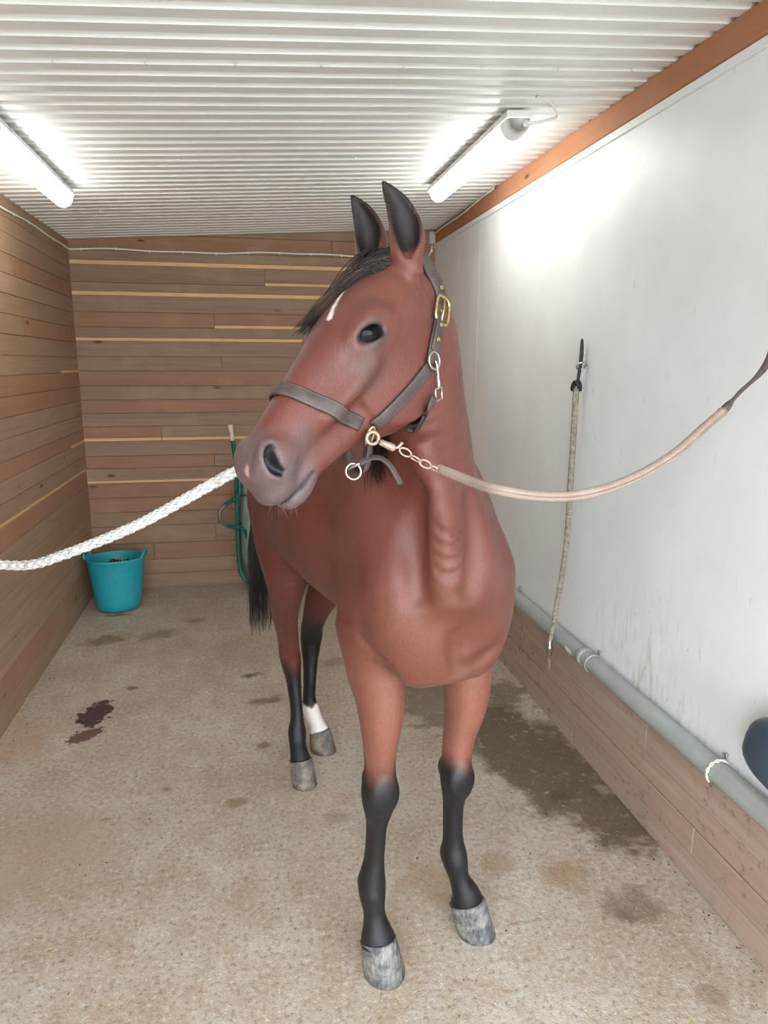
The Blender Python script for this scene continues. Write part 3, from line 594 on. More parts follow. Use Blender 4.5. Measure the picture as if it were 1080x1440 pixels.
def coat(V, hc):
    c = np.tile(BAY, (len(V), 1))
    def blend(mask, col):
        nonlocal c; mk = np.clip(mask, 0, 1)[:, None]; c = c*(1-mk)+mk*col
    x, y, z = V.T; n1 = wob(V, 9, .3); n2 = wob(V, 40, 1.0); n3 = wob(V, 130, 2.0)
    blend(.45*sm(n1, -.1, .6), REDD); blend(.5*sm(x, -.2, -.6), REDD)
    blend(.65*sm(z, 1.0, .78)*sm(x, -.4, -.2), TAN); blend(.25*sm(n1, .2, -.6)*sm(x, -.2, 0), TAN)
    fore = sm(x, -.45, -.35); hind = 1-fore; left = sm(y, .0, .02)
    zr = z+.018*n2
    blend(fore*(1-left)*sm(zr, .655, .575), BLACK); blend(fore*left*sm(zr, .60, .525), BLACK)
    L2 = sm(y-.012+.0*z, -.008, .008)
    blend(hind*(1-L2)*sm(zr, .50, .38), BLACK); blend(hind*(1-L2)*.45*sm(zr, .66, .5)*sm(x, -.98, -1.04), BLACK)
    blend(hind*L2*sm(zr, .72, .50), BLACK)
    sock = hind*L2*sm(z+.012*n2+.008*n3, .195, .180); blend(sock, WHITE)
    erm = sm(wob(V, 90, .5), .35, .5)*sm(z, .10, .075); blend(sock*erm, BLACK)
    # head
    s_, n_, l_ = hc.T; oh = onhead.astype(float)
    muz = oh*sm(s_-.25*n_+.02*n2+.015*n1, .455, .545); blend(.80*muz, GREY)
    blend(oh*.55*sm(s_+.25*np.abs(n_+.03)+.01*n2, .41, .47)*sm(np.abs(n_+.02), .05, .02)*(1-muz), GREY*.8)
    for sd in (-1, 1):
        de = np.linalg.norm((V-EYE[sd][0]-EYE[sd][1]*.02)*np.array([1, 1, 1.25]), axis=1)
        blend(.85*sm(de+.003*n2, .046, .024), GREY*.55); blend(.9*sm(de, .029, .022), BLACK)
        dk = np.linalg.norm(V-EYE[sd][0]-EYE[sd][1]*.015-HA*.04+HN*.03, axis=1); blend(.45*sm(dk+.01*n2, .07, .02)*oh, GREY*.6)
    for base, tip, opn, side, inner in EARS:
        t = ((V-base)@(tip-base))/((tip-base)@(tip-base)); near = np.linalg.norm(V-base-np.clip(t, 0, 1)[:, None]*(tip-base), axis=1) < .06
        k = near & (t > -.1); q = np.zeros(len(V)); q[k] = np.maximum(.92*sm(t[k]+.1*n2[k], .42, .72), .0)
        di = inner.d(V[k]); q[k] = np.maximum(q[k], .93*sm(di, .0075, .003)*sm(t[k], -.02, .08)); blend(q, BLACK)
    A, B = STAR; ab = B-A; t = np.clip(((V-A)@ab)/(ab@ab), 0, 1); d = np.linalg.norm(V-A-t[:, None]*ab, axis=1)
    blend(.95*sm(d+.002*n3+.0025*n2+.003*t, .0085, .0055)*sm(t, -.01, .06), WHITE)
    d = np.linalg.norm((V-SNIP)*np.array([1, 1, .55]), axis=1); blend(.45*sm(d+.003*n3, .007, .002), PINK)
    for nc, mc in NOSTRILS:
        k = np.where(onhead & (s_ > .40))[0]; dk = np.full(len(V), 9.0); dk[k] = nc.d(V[k]); blend(.95*sm(dk, .0035, .0005), BLACK*.5); dk[k] = mc.d(V[k]); blend(.85*sm(dk, .0035, .0005), BLACK*.6)
    c *= (1+.13*n1+.07*n2+.03*n3)[:, None]
    return np.clip(c, 0, 1)
STAR = (skin((484, 409)), skin((463, 447))); SNIP = skin((347, 664))
CO = coat(V, hc)
def np_mesh(name, V, F):
    me = bpy.data.meshes.new(name); k = F.shape[1]; me.vertices.add(len(V)); me.vertices.foreach_set('co', np.ascontiguousarray(V, dtype=np.float32).ravel())
    me.loops.add(F.size); me.loops.foreach_set('vertex_index', F.ravel().astype(np.int32)); me.polygons.add(len(F)); me.polygons.foreach_set('loop_start', np.arange(0, F.size, k, dtype=np.int32))
    me.polygons.foreach_set('use_smooth', np.ones(len(F), bool)); me.update(calc_edges=True); return me
t = NT('coat'); at = t.node('ShaderNodeAttribute', attribute_name='coat'); hv = t.coord('Object', (60, 60, 9)); hn = t.noise(hv, 9, 5, .65, .3)
big = t.noise(t.coord('Object'), 7, 4, .6); colr = t.mix(.45, at.outputs[0], t.ramp(hn, [(.3, (.25, .22, .2, 1)), (.7, (1.0, .95, .9, 1))]), 'SOFT_LIGHT')
t.set(Base_Color=colr, Roughness=t.gray(big, [(.3, .36), (.7, .52)]), Sheen_Weight=t.math('MULTIPLY', at.outputs[0], .45, clamp=True), Sheen_Roughness=.45, Sheen_Tint=(.85, .8, .85, 1)); t.b.inputs['Specular IOR Level'].default_value = .38
t.bump(hn, .34, .004); COAT = t.m
horse = tag(empty('horse', tuple(h2w([[-.5, 0, 0]])[0])), 'bay horse with black legs in a halter, cross-tied in the wash stall', 'horse')
HOFF = np.array(horse.location)
def horse_part(name, V, F, mat):
    me = np_mesh(name, h2w(V)-HOFF, F); return link(name, me, mat, horse)
body = horse_part('body', V, F, COAT); ca = body.data.color_attributes.new('coat', 'FLOAT_COLOR', 'POINT')
ca.data.foreach_set('color', np.c_[CO, np.ones(len(CO))].astype(np.float32).ravel())
# --- hooves
t = NT('hoof_horn'); v = t.coord('Object', (40, 40, 7)); nz = t.noise(v, 3.5, 5, .6); n2_ = t.noise(t.coord('Object'), 22, 5, .65); rg = t.noise(t.coord('Object', (4, 4, 90)), 1.2, 3, .5)
t.set(Base_Color=t.mix(t.gray(n2_, [(.42, 0), (.60, 1)]), t.ramp(nz, [(.3, srgb(52, 53, 58)), (.62, srgb(98, 98, 98)), (.8, srgb(135, 132, 126))]), t.ramp(nz, [(.3, srgb(92, 90, 88)), (.7, srgb(156, 150, 142))])), Roughness=.7)
t.bump(t.math('ADD', nz, rg), .35, .003); HOOF = t.m
t = NT('hind_hoof_horn'); v = t.coord('Object', (40, 40, 7)); nz = t.noise(v, 3.5, 5, .6); n2_ = t.noise(t.coord('Object'), 25, 4, .6)
t.set(Base_Color=t.mix(t.gray(n2_, [(.45, 0), (.7, .8)]), t.ramp(nz, [(.3, srgb(72, 66, 62)), (.75, srgb(112, 102, 94))]), srgb(158, 142, 124)), Roughness=.7); t.bump(nz, .3, .003); HOOF2 = t.m
def hoof(top, rt, bot, rb, toe, mat, zt=None):
    # loft from the sole to the coronet; toe: direction of the toe, the heel lower at the back
    f = nrm([toe[0], toe[1], 0]); l = np.array([-f[1], f[0], 0]); top = np.asarray(top, float); bot = np.asarray(bot, float); n = 36; mb = MB(); VV = []; rows = 7
    for i in range(rows):
        q = i/(rows-1); c = bot+(top-bot)*q; r = rb+(rt-rb)*q
        for k in range(n):
            a = 2*math.pi*k/n; ca_, sa_ = math.cos(a), math.sin(a); rr = r*(1+.10*max(0, ca_)**2-.04*max(0, -ca_)); p = c+f*rr*ca_+l*r*.97*sa_
            p[2] = c[2]+(q*.020*(ca_)) if i > 0 else 0.0; rip = .0009*math.sin(q*22+2*ca_); VV.append(p+nrm(f*ca_+l*sa_)*rip)
    FF = [(i*n+k, i*n+(k+1) % n, (i+1)*n+(k+1) % n, (i+1)*n+k) for i in range(rows-1) for k in range(n)]
    VV.append(bot*np.array([1, 1, 0])); FF += [((k+1) % n, k, len(VV)-1) for k in range(n)]
    VV.append(top+np.array([0, 0, -.01])); FF += [((rows-1)*n+k, (rows-1)*n+(k+1) % n, len(VV)-1) for k in range(n)]
    mb.add(h2w(np.array(VV))-HOFF, FF); return mb.build('hoof', mat, horse)
hoof((.034, -.178, .122), .049, (.022, -.155, .0), .058, (1, -.05), HOOF)
hoof((.018, .106, .124), .0495, (.006, .146, .0), .056, (1, .35), HOOF)
hoof((-.925, -.077, .094), .0455, (-.905, -.071, .0), .050, (1, .1), HOOF2)
hoof((-1.13, .074, .079), .0445, (-1.112, .083, .0), .055, (1, .35), HOOF2)
# --- eyes
t = NT('horse_eye'); tc = t.node('ShaderNodeAttribute', attribute_name='iris'); nz = t.noise(t.coord('Object'), 260, 3, .6)
t.set(Base_Color=t.mix(t.gray(tc.outputs['Fac'], [(.55, 0), (.62, 1)]), t.mix(nz, srgb(8, 9, 13), srgb(34, 40, 54)), srgb(3, 3, 5)), Roughness=.04); t.b.inputs['IOR'].default_value = 1.24
EYEM = t.m
for sd in (-1, 1):
    ec, o, e1, e2 = EYE[sd]; R_ = .0335; VV = []; FF = []; nu, nv = 28, 16; at_ = []
    for i in range(nv+1):
        th = math.pi*i/nv
        for k in range(nu):
            ph = 2*math.pi*k/nu; d = o*math.cos(th)+math.sin(th)*(math.cos(ph)*e1+math.sin(ph)*e2); VV.append(ec+d*R_*(1+.06*max(0, math.cos(th))**3)); at_.append(max(0, 1-math.hypot((d@e1)/.62, (d@e2)/.5)*.5))
    FF = [(i*nu+k, i*nu+(k+1) % nu, (i+1)*nu+(k+1) % nu, (i+1)*nu+k) for i in range(nv) for k in range(nu)]
    mb = MB(); mb.add(h2w(np.array(VV))-HOFF, FF); eo = mb.build('eye', EYEM, horse); a_ = eo.data.attributes.new('iris', 'FLOAT', 'POINT'); a_.data.foreach_set('value', np.array(at_, np.float32))
# --- hair
def strands(name, paths, r0, mat, sides=3, tip=.25):
    P = np.asarray(paths, float); N, K, _ = P.shape; T = np.gradient(P, axis=1); T /= np.linalg.norm(T, axis=2)[:, :, None]+1e-9
    U = np.cross(T, rng.normal(size=(N, 1, 3))); U /= np.linalg.norm(U, axis=2)[:, :, None]+1e-9; W = np.cross(T, U)
    rad = (np.broadcast_to(np.asarray(r0), (N,))[:, None]*np.linspace(1, tip, K)[None])[:, :, None]; R_ = []
    for k in range(sides): a = 2*math.pi*k/sides; R_.append(P+rad*(math.cos(a)*U+math.sin(a)*W))
    VV = np.stack(R_, 2).reshape(-1, 3); base = (np.arange(N)*K*sides)[:, None, None]+(np.arange(K-1)*sides)[None, :, None]; k0 = np.arange(sides)[None, None, :]; k1 = (k0+1) % sides
    FF = np.stack([base+k0, base+k1, base+sides+k1, base+sides+k0], -1).reshape(-1, 4)
    return horse_part(name, VV, FF, mat)
def hairmat(name, c0, c1, tipc, sc):
    t = NT(name); g = t.node('ShaderNodeNewGeometry'); rnd = g.outputs['Random Per Island']; big = t.noise(t.coord('Object'), sc, 3, .6)
    t.set(Base_Color=t.mix(t.gray(big, [(.45, 0), (.75, .8)]), t.ramp(rnd, [(0, c0), (.75, c0), (1, c1)]), tipc), Roughness=.42); t.b.inputs['Specular IOR Level'].default_value = .45; return t.m
HAIR = hairmat('dark_hair', srgb(22, 18, 18), srgb(62, 44, 36), srgb(52, 36, 30), 8)
HAIRF = hairmat('forelock_hair', srgb(26, 22, 21), srgb(96, 70, 52), srgb(92, 66, 50), 14)
def follow(P, step, off, dirs, K, cen, rad, grav=.0):
    out = [P.copy()]
    for k in range(K-1):
        P = P+dirs(P, k)*step[:, None]; d = sdf(P, cen, rad); bad = d < off
        if bad.any():
            e = .004; Q = P[bad]; g = np.stack([sdf(Q+np.eye(3)[i]*e, cen, rad)-d[bad] for i in range(3)], 1); g /= np.linalg.norm(g, axis=1)[:, None]+1e-9
            P[bad] = Q+g*(off[bad]-d[bad])[:, None]
        out.append(P.copy())
    return np.stack(out, 1)
N = 800; u_ = rng.random(N); root = np.array([hp(a, .070, b) for a, b in zip(rng.uniform(-.045, .070, N), rng.uniform(-.040, .034, N))])
goal = np.array([hp(a, b, c) for a, b, c in zip(rng.uniform(.15, .235, N), rng.uniform(.070, .092, N), rng.uniform(-.095, -.040, N))])
stp = np.linalg.norm(goal-root, axis=1)/10*rng.uniform(.55, 1.18, N)**1.0
def fdir(P, k):
    d = goal-P; d /= np.linalg.norm(d, axis=1)[:, None]+1e-9; d += (.40-.12*k)*HN*(k < 4)-.45*HL*max(0, 1-k/4)
    return d/np.linalg.norm(d, axis=1)[:, None]
FP = follow(root, stp, rng.uniform(.002, .016, N), fdir, 12, hp(.1, .05, 0), .25); FP += rng.normal(size=(N, 1, 3))*.0006+np.cumsum(rng.normal(size=(N, 12, 3))*.0008, 1)
strands('forelock', FP, rng.uniform(.0007, .0015, N), HAIRF)['kind'] = 'stuff'
nk = PR[[i for i, p in enumerate(PR) if isinstance(p, Chain) and abs(p.C[0][2]-1.20) < 1e-6 and abs(p.C[0][0]+.06) < 1e-6][0]]
N = 900; tt = rng.uniform(8, len(nk.C)-1.01, N); i0 = tt.astype(int); fr = (tt-i0)[:, None]
cc = nk.C[i0]*(1-fr)+nk.C[i0+1]*fr; vv = nk.V[i0]*(1-fr)+nk.V[i0+1]*fr; sg = np.where(vv[:, :1] > 0, -1, 1)
rr = (nk.rad[i0, 2:3]*(1-fr)+nk.rad[i0+1, 2:3]*fr); muu = nk.U[i0]; mgA, mgB = skin((534, 712)), skin((571, 706)); mg_ = rng.random((N, 1)); mgoal = mgA+(mgB-mgA)*mg_+rng.normal(size=(N, 3))*.006+np.array([0, -.012, -.02]); root = cc+sg*vv*rr*.98-muu*.012+np.c_[rng.normal(size=N)*.006, rng.normal(size=N)*.006, np.zeros(N)]
def mdir(P, k):
    gd = mgoal-P; gd /= np.linalg.norm(gd, axis=1)[:, None]+1e-9; d = (-muu*.95+np.array([0, 0, -.1]) if k < 4 else gd*np.where(mgoal[:, 2:] < P[:, 2:], 1.0, 0)+np.array([0, 0, -.25]))+mj*.06
    return d/np.linalg.norm(d, axis=1)[:, None]
mj = rng.normal(size=(N, 3)); MP = follow(root, rng.uniform(.018, .031, N), rng.uniform(.002, .014, N), mdir, 14, np.array([.05, -.08, 1.5]), .6)
strands('mane', MP, rng.uniform(.0009, .0018, N), HAIR)['kind'] = 'stuff'
N = 900; a = rng.uniform(0, 2*math.pi, N); q = np.sqrt(rng.random(N)); K = 14; sgm = np.linspace(0, 1, K); TP = []
bl = np.array([(-1.20, 0, 1.40), (-1.30, -.02, 1.33), (-1.33, -.06, 1.15), (-1.31, -.095, .95), (-1.29, -.118, .75), (-1.28, -.130, .50)]); bl = spline(bl, 6)
wd = np.interp(np.linspace(0, 1, len(bl)), [0, .15, .5, .8, 1], [.018, .03, .05, .055, .05])
for i in range(N):
    ln = rng.uniform(.62, 1.0)**.7; s0 = rng.uniform(0, .25); u1 = np.linspace(s0, max(s0+.3, ln), K)*(len(bl)-1); c_ = np.stack([np.interp(u1, np.arange(len(bl)), bl[:, k]) for k in range(3)], 1); wv = np.interp(u1, np.arange(len(bl)), wd)
    TP.append(c_+np.c_[q[i]*math.cos(a[i])*wv*.8, q[i]*math.sin(a[i])*wv, np.zeros(K)]+np.cumsum(rng.normal(size=(K, 3))*.0012, 0))
strands('tail', TP, rng.uniform(.0012, .0024, N), HAIR)['kind'] = 'stuff'
cr = [skin(p) for p in ((384, 709), (392, 711), (400, 713), (408, 713), (416, 713), (424, 710), (396, 704), (412, 706))]; WP = []
for c in cr:
    for _ in range(4):
        d = nrm(np.array([.25, -.05, -1.0])+rng.normal(size=3)*.35); ln = rng.uniform(.010, .03); b = c+rng.normal(size=3)*.003
        WP.append([b+d*ln*t_+np.array([0, 0, -.004])*t_*t_ for t_ in np.linspace(0, 1, 5)])
strands('whiskers', WP, .00016, hairmat('whisker_hair', srgb(120, 90, 78), srgb(160, 130, 112), srgb(120, 90, 78), 10), tip=.4)['kind'] = 'stuff'
# ------------------------------------------------------------------ halter
t = NT('worn_leather'); uvn = t.node('ShaderNodeUVMap'); uvn.uv_map = 'UVMap'; sx = t.node('ShaderNodeSeparateXYZ'); t.l.new(uvn.outputs[0], sx.inputs[0]); v = t.coord('Object'); nz = t.noise(v, 120, 5, .65); n2 = t.noise(v, 26, 4, .6)
edge = t.math('ABSOLUTE', t.math('SUBTRACT', sx.outputs[0], .5)); c = t.ramp(n2, [(.3, srgb(52, 42, 38)), (.7, srgb(74, 61, 55))]); c = t.mix(t.gray(nz, [(.5, 0), (.75, .3)]), c, srgb(108, 92, 84))
st = t.math('MULTIPLY', t.gray(edge, [(.36, 0), (.375, 1), (.40, 1), (.415, 0)]), t.gray(t.math('FRACT', t.math('MULTIPLY', sx.outputs[1], 220)), [(.55, 1), (.62, .1)]))
c = t.mix(t.math('MULTIPLY', st, .55), c, srgb(130, 114, 106)); c = t.mix(t.gray(edge, [(.455, 0), (.47, .7)]), c, srgb(44, 36, 38))
t.set(Base_Color=c, Roughness=.62); t.bump(t.math('SUBTRACT', nz, t.math('MULTIPLY', st, .6)), .3, .001); LEATH = t.m
BRASS = simple('worn_brass', srgb(196, 172, 124), .32, .85, 120, .2, .2); NICK = simple('worn_nickel', srgb(190, 182, 174), .32, .9, 140, .25, .2); RUST = simple('rusty_steel', srgb(168, 146, 132), .5, .55, 160, .35, .3)
hl0 = skin((516, 607)); halter = tag(empty('halter', tuple(h2w(hl0[None])[0])), "dark brown leather halter with brass buckle on the horse's head", 'halter'); LOFF = np.array(halter.location)
def wpart(name, mb, mat, parent=None, smooth=True):
    """mesh gathered in world coordinates, put under its thing"""
    off = LOFF if parent is None else np.array(TOFF[parent.name]); mb.v = [tuple(np.array(q)-off) for q in mb.v]; return mb.build(name, mat, parent or halter, smooth)
TOFF = {}
def mir(P): s_, n_, l_ = h2head(P); return hp(s_, n_, -l_)
def resample(P, ds):
    P = spline(P, 10); L = np.r_[0, np.cumsum(np.linalg.norm(np.diff(P, axis=0), axis=1))]; k = max(2, int(L[-1]/ds)); u = np.linspace(0, L[-1], k); return np.stack([np.interp(u, L, P[:, i]) for i in range(3)], 1), u
def ribbon(name, P, width, thick=.004, off=.003, hug=True, normals=None, parent=None, mat=None, ds=.008, bias=0.0):
    P, L = resample(np.asarray(P), ds)
    if hug:
        P, N = surf(P, off)
        for it in range(14):                                       # a taut strap: shortens itself, never sinks into the skin
            P[1:-1] = .25*P[:-2]+.5*P[1:-1]+.25*P[2:]; d = sdf(P, *near_prims(P)); g = sdf_grad(P); P = P+g*np.maximum(off-d, 0)[:, None]
        N = sdf_grad(P)
        if bias:
            hl_ = h2head(P)[:, 2]; N = N+bias*np.clip(hl_/.05, -1, 1)[:, None]*HL
        for _ in range(6): N[1:-1] = .25*N[:-2]+.5*N[1:-1]+.25*N[2:]
    elif isinstance(normals, str):
        N = P-hp(.19, -.12, 0); N = N/np.linalg.norm(N, axis=1)[:, None]+1.2*np.clip(h2head(P)[:, 2]/.05, -1, 1)[:, None]*HL
    else:
        N = np.asarray(normals, float); N = np.broadcast_to(N, P.shape) if N.ndim == 1 else np.stack([np.interp(np.linspace(0, 1, len(P)), np.linspace(0, 1, len(N)), N[:, i]) for i in range(3)], 1)
    T = np.gradient(P, axis=0); T /= np.linalg.norm(T, axis=1)[:, None]; B = np.cross(N, T); B /= np.linalg.norm(B, axis=1)[:, None]; N = np.cross(T, B)
    h = width/2; sec = [(-h, 0, .0), (-h, thick*.7, .03), (-h+.002, thick, .06), (0, thick*1.12, .5), (h-.002, thick, .94), (h, thick*.7, .97), (h, 0, 1.0)]
    VV = []; UV = []
    for p, b, n, l in zip(P, B, N, L):
        for a, c_, u in sec: VV.append(p+b*a+n*c_); UV.append((u, l))
    k = len(sec); FF = [(i*k+j, i*k+(j+1) % k, (i+1)*k+(j+1) % k, (i+1)*k+j) for i in range(len(P)-1) for j in range(k)]+[tuple(range(k))[::-1], tuple((len(P)-1)*k+j for j in range(k))]
    mb = MB(); mb.add(h2w(np.array(VV)), FF, UV); return wpart(name, mb, mat or LEATH, parent), P, N, T, B
sk = lambda *a: [skin(p) for p in a]
ringL = hl0; ringR = mir(ringL)
nb = sk((507, 597), (485, 586), (455, 570), (425, 557), (402, 549)); nbm = [mir(p) for p in nb]
ribbon('noseband', nb+nbm[::-1], .027)
ck = sk((524, 597), (545, 580), (566, 560), (585, 538), (601, 517)); ribbon('cheek_strap', ck, .025); ribbon('cheek_strap', [mir(p) for p in ck], .025)
upL = skin((605, 508)); upR = mir(upL)
cw = sk((604, 512), (608, 487), (612, 462), (616, 437), (616, 415), (612, 396)); top = [hp(-.035, .035, .075), hp(-.050, .055, .0), hp(-.035, .035, -.075)]
cobj, CPt, CN, CT, CB = ribbon('crown_strap', cw+top+[mir(p) for p in cw][::-1], .030, .0045, .004, bias=3.5)
def frame_at(px):                                                 # nearest station of the crown strap to a picture point
    q = skin(px); i = int(np.argmin(np.linalg.norm(CPt-q, axis=1))); return CPt[i], CN[i], CT[i], CB[i]
# buckle with its prong, and the doubled strap end below it
p, n, tt_, b = frame_at((616, 438)); mb = MB(); P = []
for a in np.linspace(0, 2*math.pi, 28, endpoint=False):
    ca_, sa_ = math.cos(a), math.sin(a); P.append(p+n*.009+tt_*.028*np.sign(ca_)*abs(ca_)**.55+b*.0205*np.sign(sa_)*abs(sa_)**.55)
mb.tube(h2w(np.array(P)), .0032, 8, closed=True); bk = wpart('buckle', mb, BRASS)
mb = MB(); mb.tube(h2w(np.array([p+n*.009-tt_*.026, p+n*.012, p+n*.010+tt_*.026])), .0022, 8); wpart('prong', mb, BRASS, None).parent = bk
i0 = int(np.argmin(np.linalg.norm(CPt-skin((616, 427)), axis=1))); i1 = int(np.argmin(np.linalg.norm(CPt-skin((606, 497)), axis=1))); lo_, hi_ = sorted((i0, i1))
ribbon('billet', CPt[lo_:hi_+1]+CN[lo_:hi_+1]*.004, .026, .0035, hug=False, normals=CN[lo_:hi_+1].mean(0))
for px in ((617, 409), (613, 459), (607, 476), (618, 441)):
    p, n, tt_, b = frame_at(px); mb = MB(); mb.torus(h2w((p+n*.0085)[None])[0], n@H_M, .0032, .0011, 14, 6); wpart('eyelet', mb, BRASS)
def ring_part(name, c, axis, R, r, mat, sx=1., sy=1., ref=None): mb = MB(); mb.torus(h2w(c[None])[0], np.asarray(axis)@H_M, R, r, 26, 8, sx, sy, None if ref is None else np.asarray(ref)@H_M); return wpart(name, mb, mat)
gU = sdf_grad(upL[None])[0]; gUm = sdf_grad(upR[None])[0]; ring_part('ring', upL+gU*.010, gU, .0165, .0022, NICK); ring_part('ring', upR+gUm*.010, gUm, .0165, .0022, NICK)
# side rings of the noseband: oblong links hanging from the strap joint
gL = sdf_grad(ringL[None])[0]; gR = sdf_grad(ringR[None])[0]; dn = nrm(.72*HA-.7*HN)
ring_part('ring', ringL+gL*.010+dn*.004, gL, .0125, .0024, BRASS, 1.5, .62, dn); ring_part('ring', ringR+gR*.010+dn*.004, gR, .0125, .0024, BRASS, 1.5, .62, dn)
# throat snap and throat strap
t0 = upL+gU*.012; t1 = skin((609, 534)); t2 = skin((610, 553)); g2 = sdf_grad(t2[None])[0]
mb = MB(); mb.tube(h2w(spline([t0+gU*.0, t0+.3*(t1-t0)+gU*.006, t1+g2*.012, t1+.5*(t2-t1)+g2*.012], 5)), [.0022]*5+[.0028]*5+[.0036]*6, 8); wpart('snap_hook', mb, NICK)
mb = MB(); bx_ = nrm(np.cross(g2, t2-t1)); dd = nrm(t2-t1); q = t2+g2*.011
mb.tube(h2w(np.array([q-bx_*.012-dd*.012, q+bx_*.012-dd*.012, q+bx_*.012+dd*.012, q-bx_*.012+dd*.012])), .0022, 8, closed=True); wpart('square_ring', mb, NICK)
th = sk((606, 556), (600, 572), (592, 588), (582, 602)); thb = [hp(.192, -.200, .052), hp(.198, -.217, .026), hp(.200, -.222, 0), hp(.198, -.217, -.026), hp(.192, -.200, -.052)]; thl = [p+HL*o_+HA*.004 for p, o_ in zip(th, (.010, .010, .010, .008))]
ribbon('throat_strap', thl+thb+[mir(p) for p in thl][::-1]+[upR-HL*.01], .020, .0035, hug=False, normals='radial')
# chin strap hanging slack below the jaw, its ring and the loose strap end
s0, n0, l0 = h2head(ringL); chm = hp(s0+.055, n0-.062, .0)
jaw_low = lambda w_: chm+HL*w_
ch = [ringL+gL*.006, hp(s0+.024, n0-.03, l0*1.02), hp(s0+.048, n0-.060, l0*.55), chm, hp(s0+.048, n0-.060, -l0*.55), hp(s0+.024, n0-.03, -l0*1.02), ringR+gR*.006]
ribbon('chin_strap', ch, .020, .0035, hug=False, normals=nrm(HA*.5-HN+.25*HL))
def cam_pt(px, D): return w2h(at_depth(px[0], px[1], D)[None])[0]
dchin = float((h2w(ch[2][None])[0]-CP)@CF)-.012
rc = cam_pt((497, 663), dchin); vdir = w2h(CP[None])[0]-rc; ring_part('chin_ring', rc, nrm(nrm(vdir)+np.array([.25, .3, .1])), .0150, .0022, NICK)
mb = MB(); mb.tube(h2w(np.array([cam_pt((489, 660), dchin), cam_pt((505, 652), dchin-.004), cam_pt((520, 648), dchin-.004)])), .0028, 8); wpart('chin_buckle', mb, NICK)
tl = [cam_pt(p, dchin-.006-.002*i) for i, p in enumerate(((506, 652), (520, 645), (535, 645), (548, 655), (556, 668), (563, 681)))]; ribbon('strap_end', tl, .013, .003, hug=False, normals=nrm(vdir)*.6+np.array([0, .3, .5]), ds=.004)

# ------------------------------------------------------------------ cross-tie on the right: snap, chain, woven sleeve, dark strap
def thing_at(name, loc, label, cat, group=None): o = tag(empty(name, tuple(loc)), label, cat, group); TOFF[o.name] = np.array(loc); return o
t = NT('woven_sleeve'); uvn = t.node('ShaderNodeUVMap'); uvn.uv_map = 'UVMap'; sx = t.node('ShaderNodeSeparateXYZ'); t.l.new(uvn.outputs[0], sx.inputs[0])
u1 = t.math('FRACT', t.math('MULTIPLY', sx.outputs[0], 14)); w1 = t.math('ABSOLUTE', t.math('SUBTRACT', u1, .5)); vz = t.math('FRACT', t.math('ADD', t.math('MULTIPLY', sx.outputs[1], 260), t.math('MULTIPLY', w1, 2.0))); hh = t.math('ABSOLUTE', t.math('SUBTRACT', vz, .5))
nz = t.noise(t.coord('Object'), 18, 4, .6); c = t.mix(t.gray(hh, [(.05, 1), (.3, 0)]), t.ramp(nz, [(.3, srgb(158, 134, 121)), (.7, srgb(186, 164, 150))]), srgb(88, 70, 62)); t.set(Base_Color=c, Roughness=.85); t.bump(hh, .8, .0015); SLEEVE = t.m
WEB = simple('dark_webbing', srgb(74, 62, 56), .7, 0, 90, .25, .4)
dR = float((h2w((ringL+gL*.012)[None])[0]-CP)@CF)
tie = thing_at('tie_rope', at_depth(525, 617, dR), 'beige woven tie rope with rusty snap and chain, running from halter to right wall', 'rope', 'cross-ties')
mb = MB(); rp = [at_depth(524+8.5*math.cos(a), 616+8.5*math.sin(a)*1.0, dR-.006+.006*math.cos(a)) for a in np.linspace(0, 2*math.pi, 20, endpoint=False)]; mb.tube(rp, .0034, 8, closed=True); sn = wpart('snap_hook', mb, RUST, tie)
mb = MB(); A = at_depth(534, 621.5, dR-.004); B = at_depth(556, 631, dR-.004); mb.tube([A+(B-A)*q for q in (0, .08, .5, .6, .9, 1.0)], [.0045, .0062, .0066, .0075, .0068, .004], 12); wpart('barrel', mb, RUST, tie).parent = sn
mb = MB(); mb.tube([at_depth(548, 632, dR-.006), at_depth(560, 629, dR-.006), at_depth(566, 622, dR-.008)], [.003, .003, .0035], 8); wpart('thumb_bolt', mb, RUST, tie).parent = sn
lk = [(566, 634), (580, 643), (594, 650.5), (609, 658)]
for i, (x_, y_) in enumerate(lk):
    c_ = at_depth(x_+4, y_+2, dR-.006); d_ = nrm(at_depth(609, 658, dR)-at_depth(566, 634, dR)); axn = nrm(CF+.25*CU) if i % 2 == 0 else nrm(CU+.3*CF-.2*CR); axn = nrm(axn-d_*(axn@d_))
    mb = MB(); mb.torus(c_, axn, .0095, .0019, 20, 6, 1.25, .68, d_); wpart('link', mb, RUST, tie)
pxs = [(619, 660), (640, 668), (670, 680), (700, 689), (750, 697), (800, 698), (850, 688), (900, 668), (950, 637), (985, 606), (1016, 579)]; Ds = np.interp([q[0] for q in pxs], [619, 700, 820, 930, 1016], [dR-.006, 1.20, 1.19, 1.26, 1.38])
P, L = resample([at_depth(x_, y_, d_) for (x_, y_), d_ in zip(pxs, Ds)], .006); P = spline(P[::4], 3); mb = MB(); mb.tube(P, .0089, 20); wpart('sleeve', mb, SLEEVE, tie)
mb = MB(); mb.torus(P[0], P[1]-P[0], .0080, .0022, 16, 6); wpart('sleeve_hem', mb, SLEEVE, tie); mb = MB(); mb.torus(P[-1], P[-1]-P[-2], .0080, .0022, 16, 6); wpart('sleeve_hem', mb, SLEEVE, tie)
ANCH = np.array([XR-.02, 1.62, 1.80]); e0 = P[-1]; q1 = at_depth(1040, 552, 1.43); q2 = at_depth(1078, 512, 1.51)
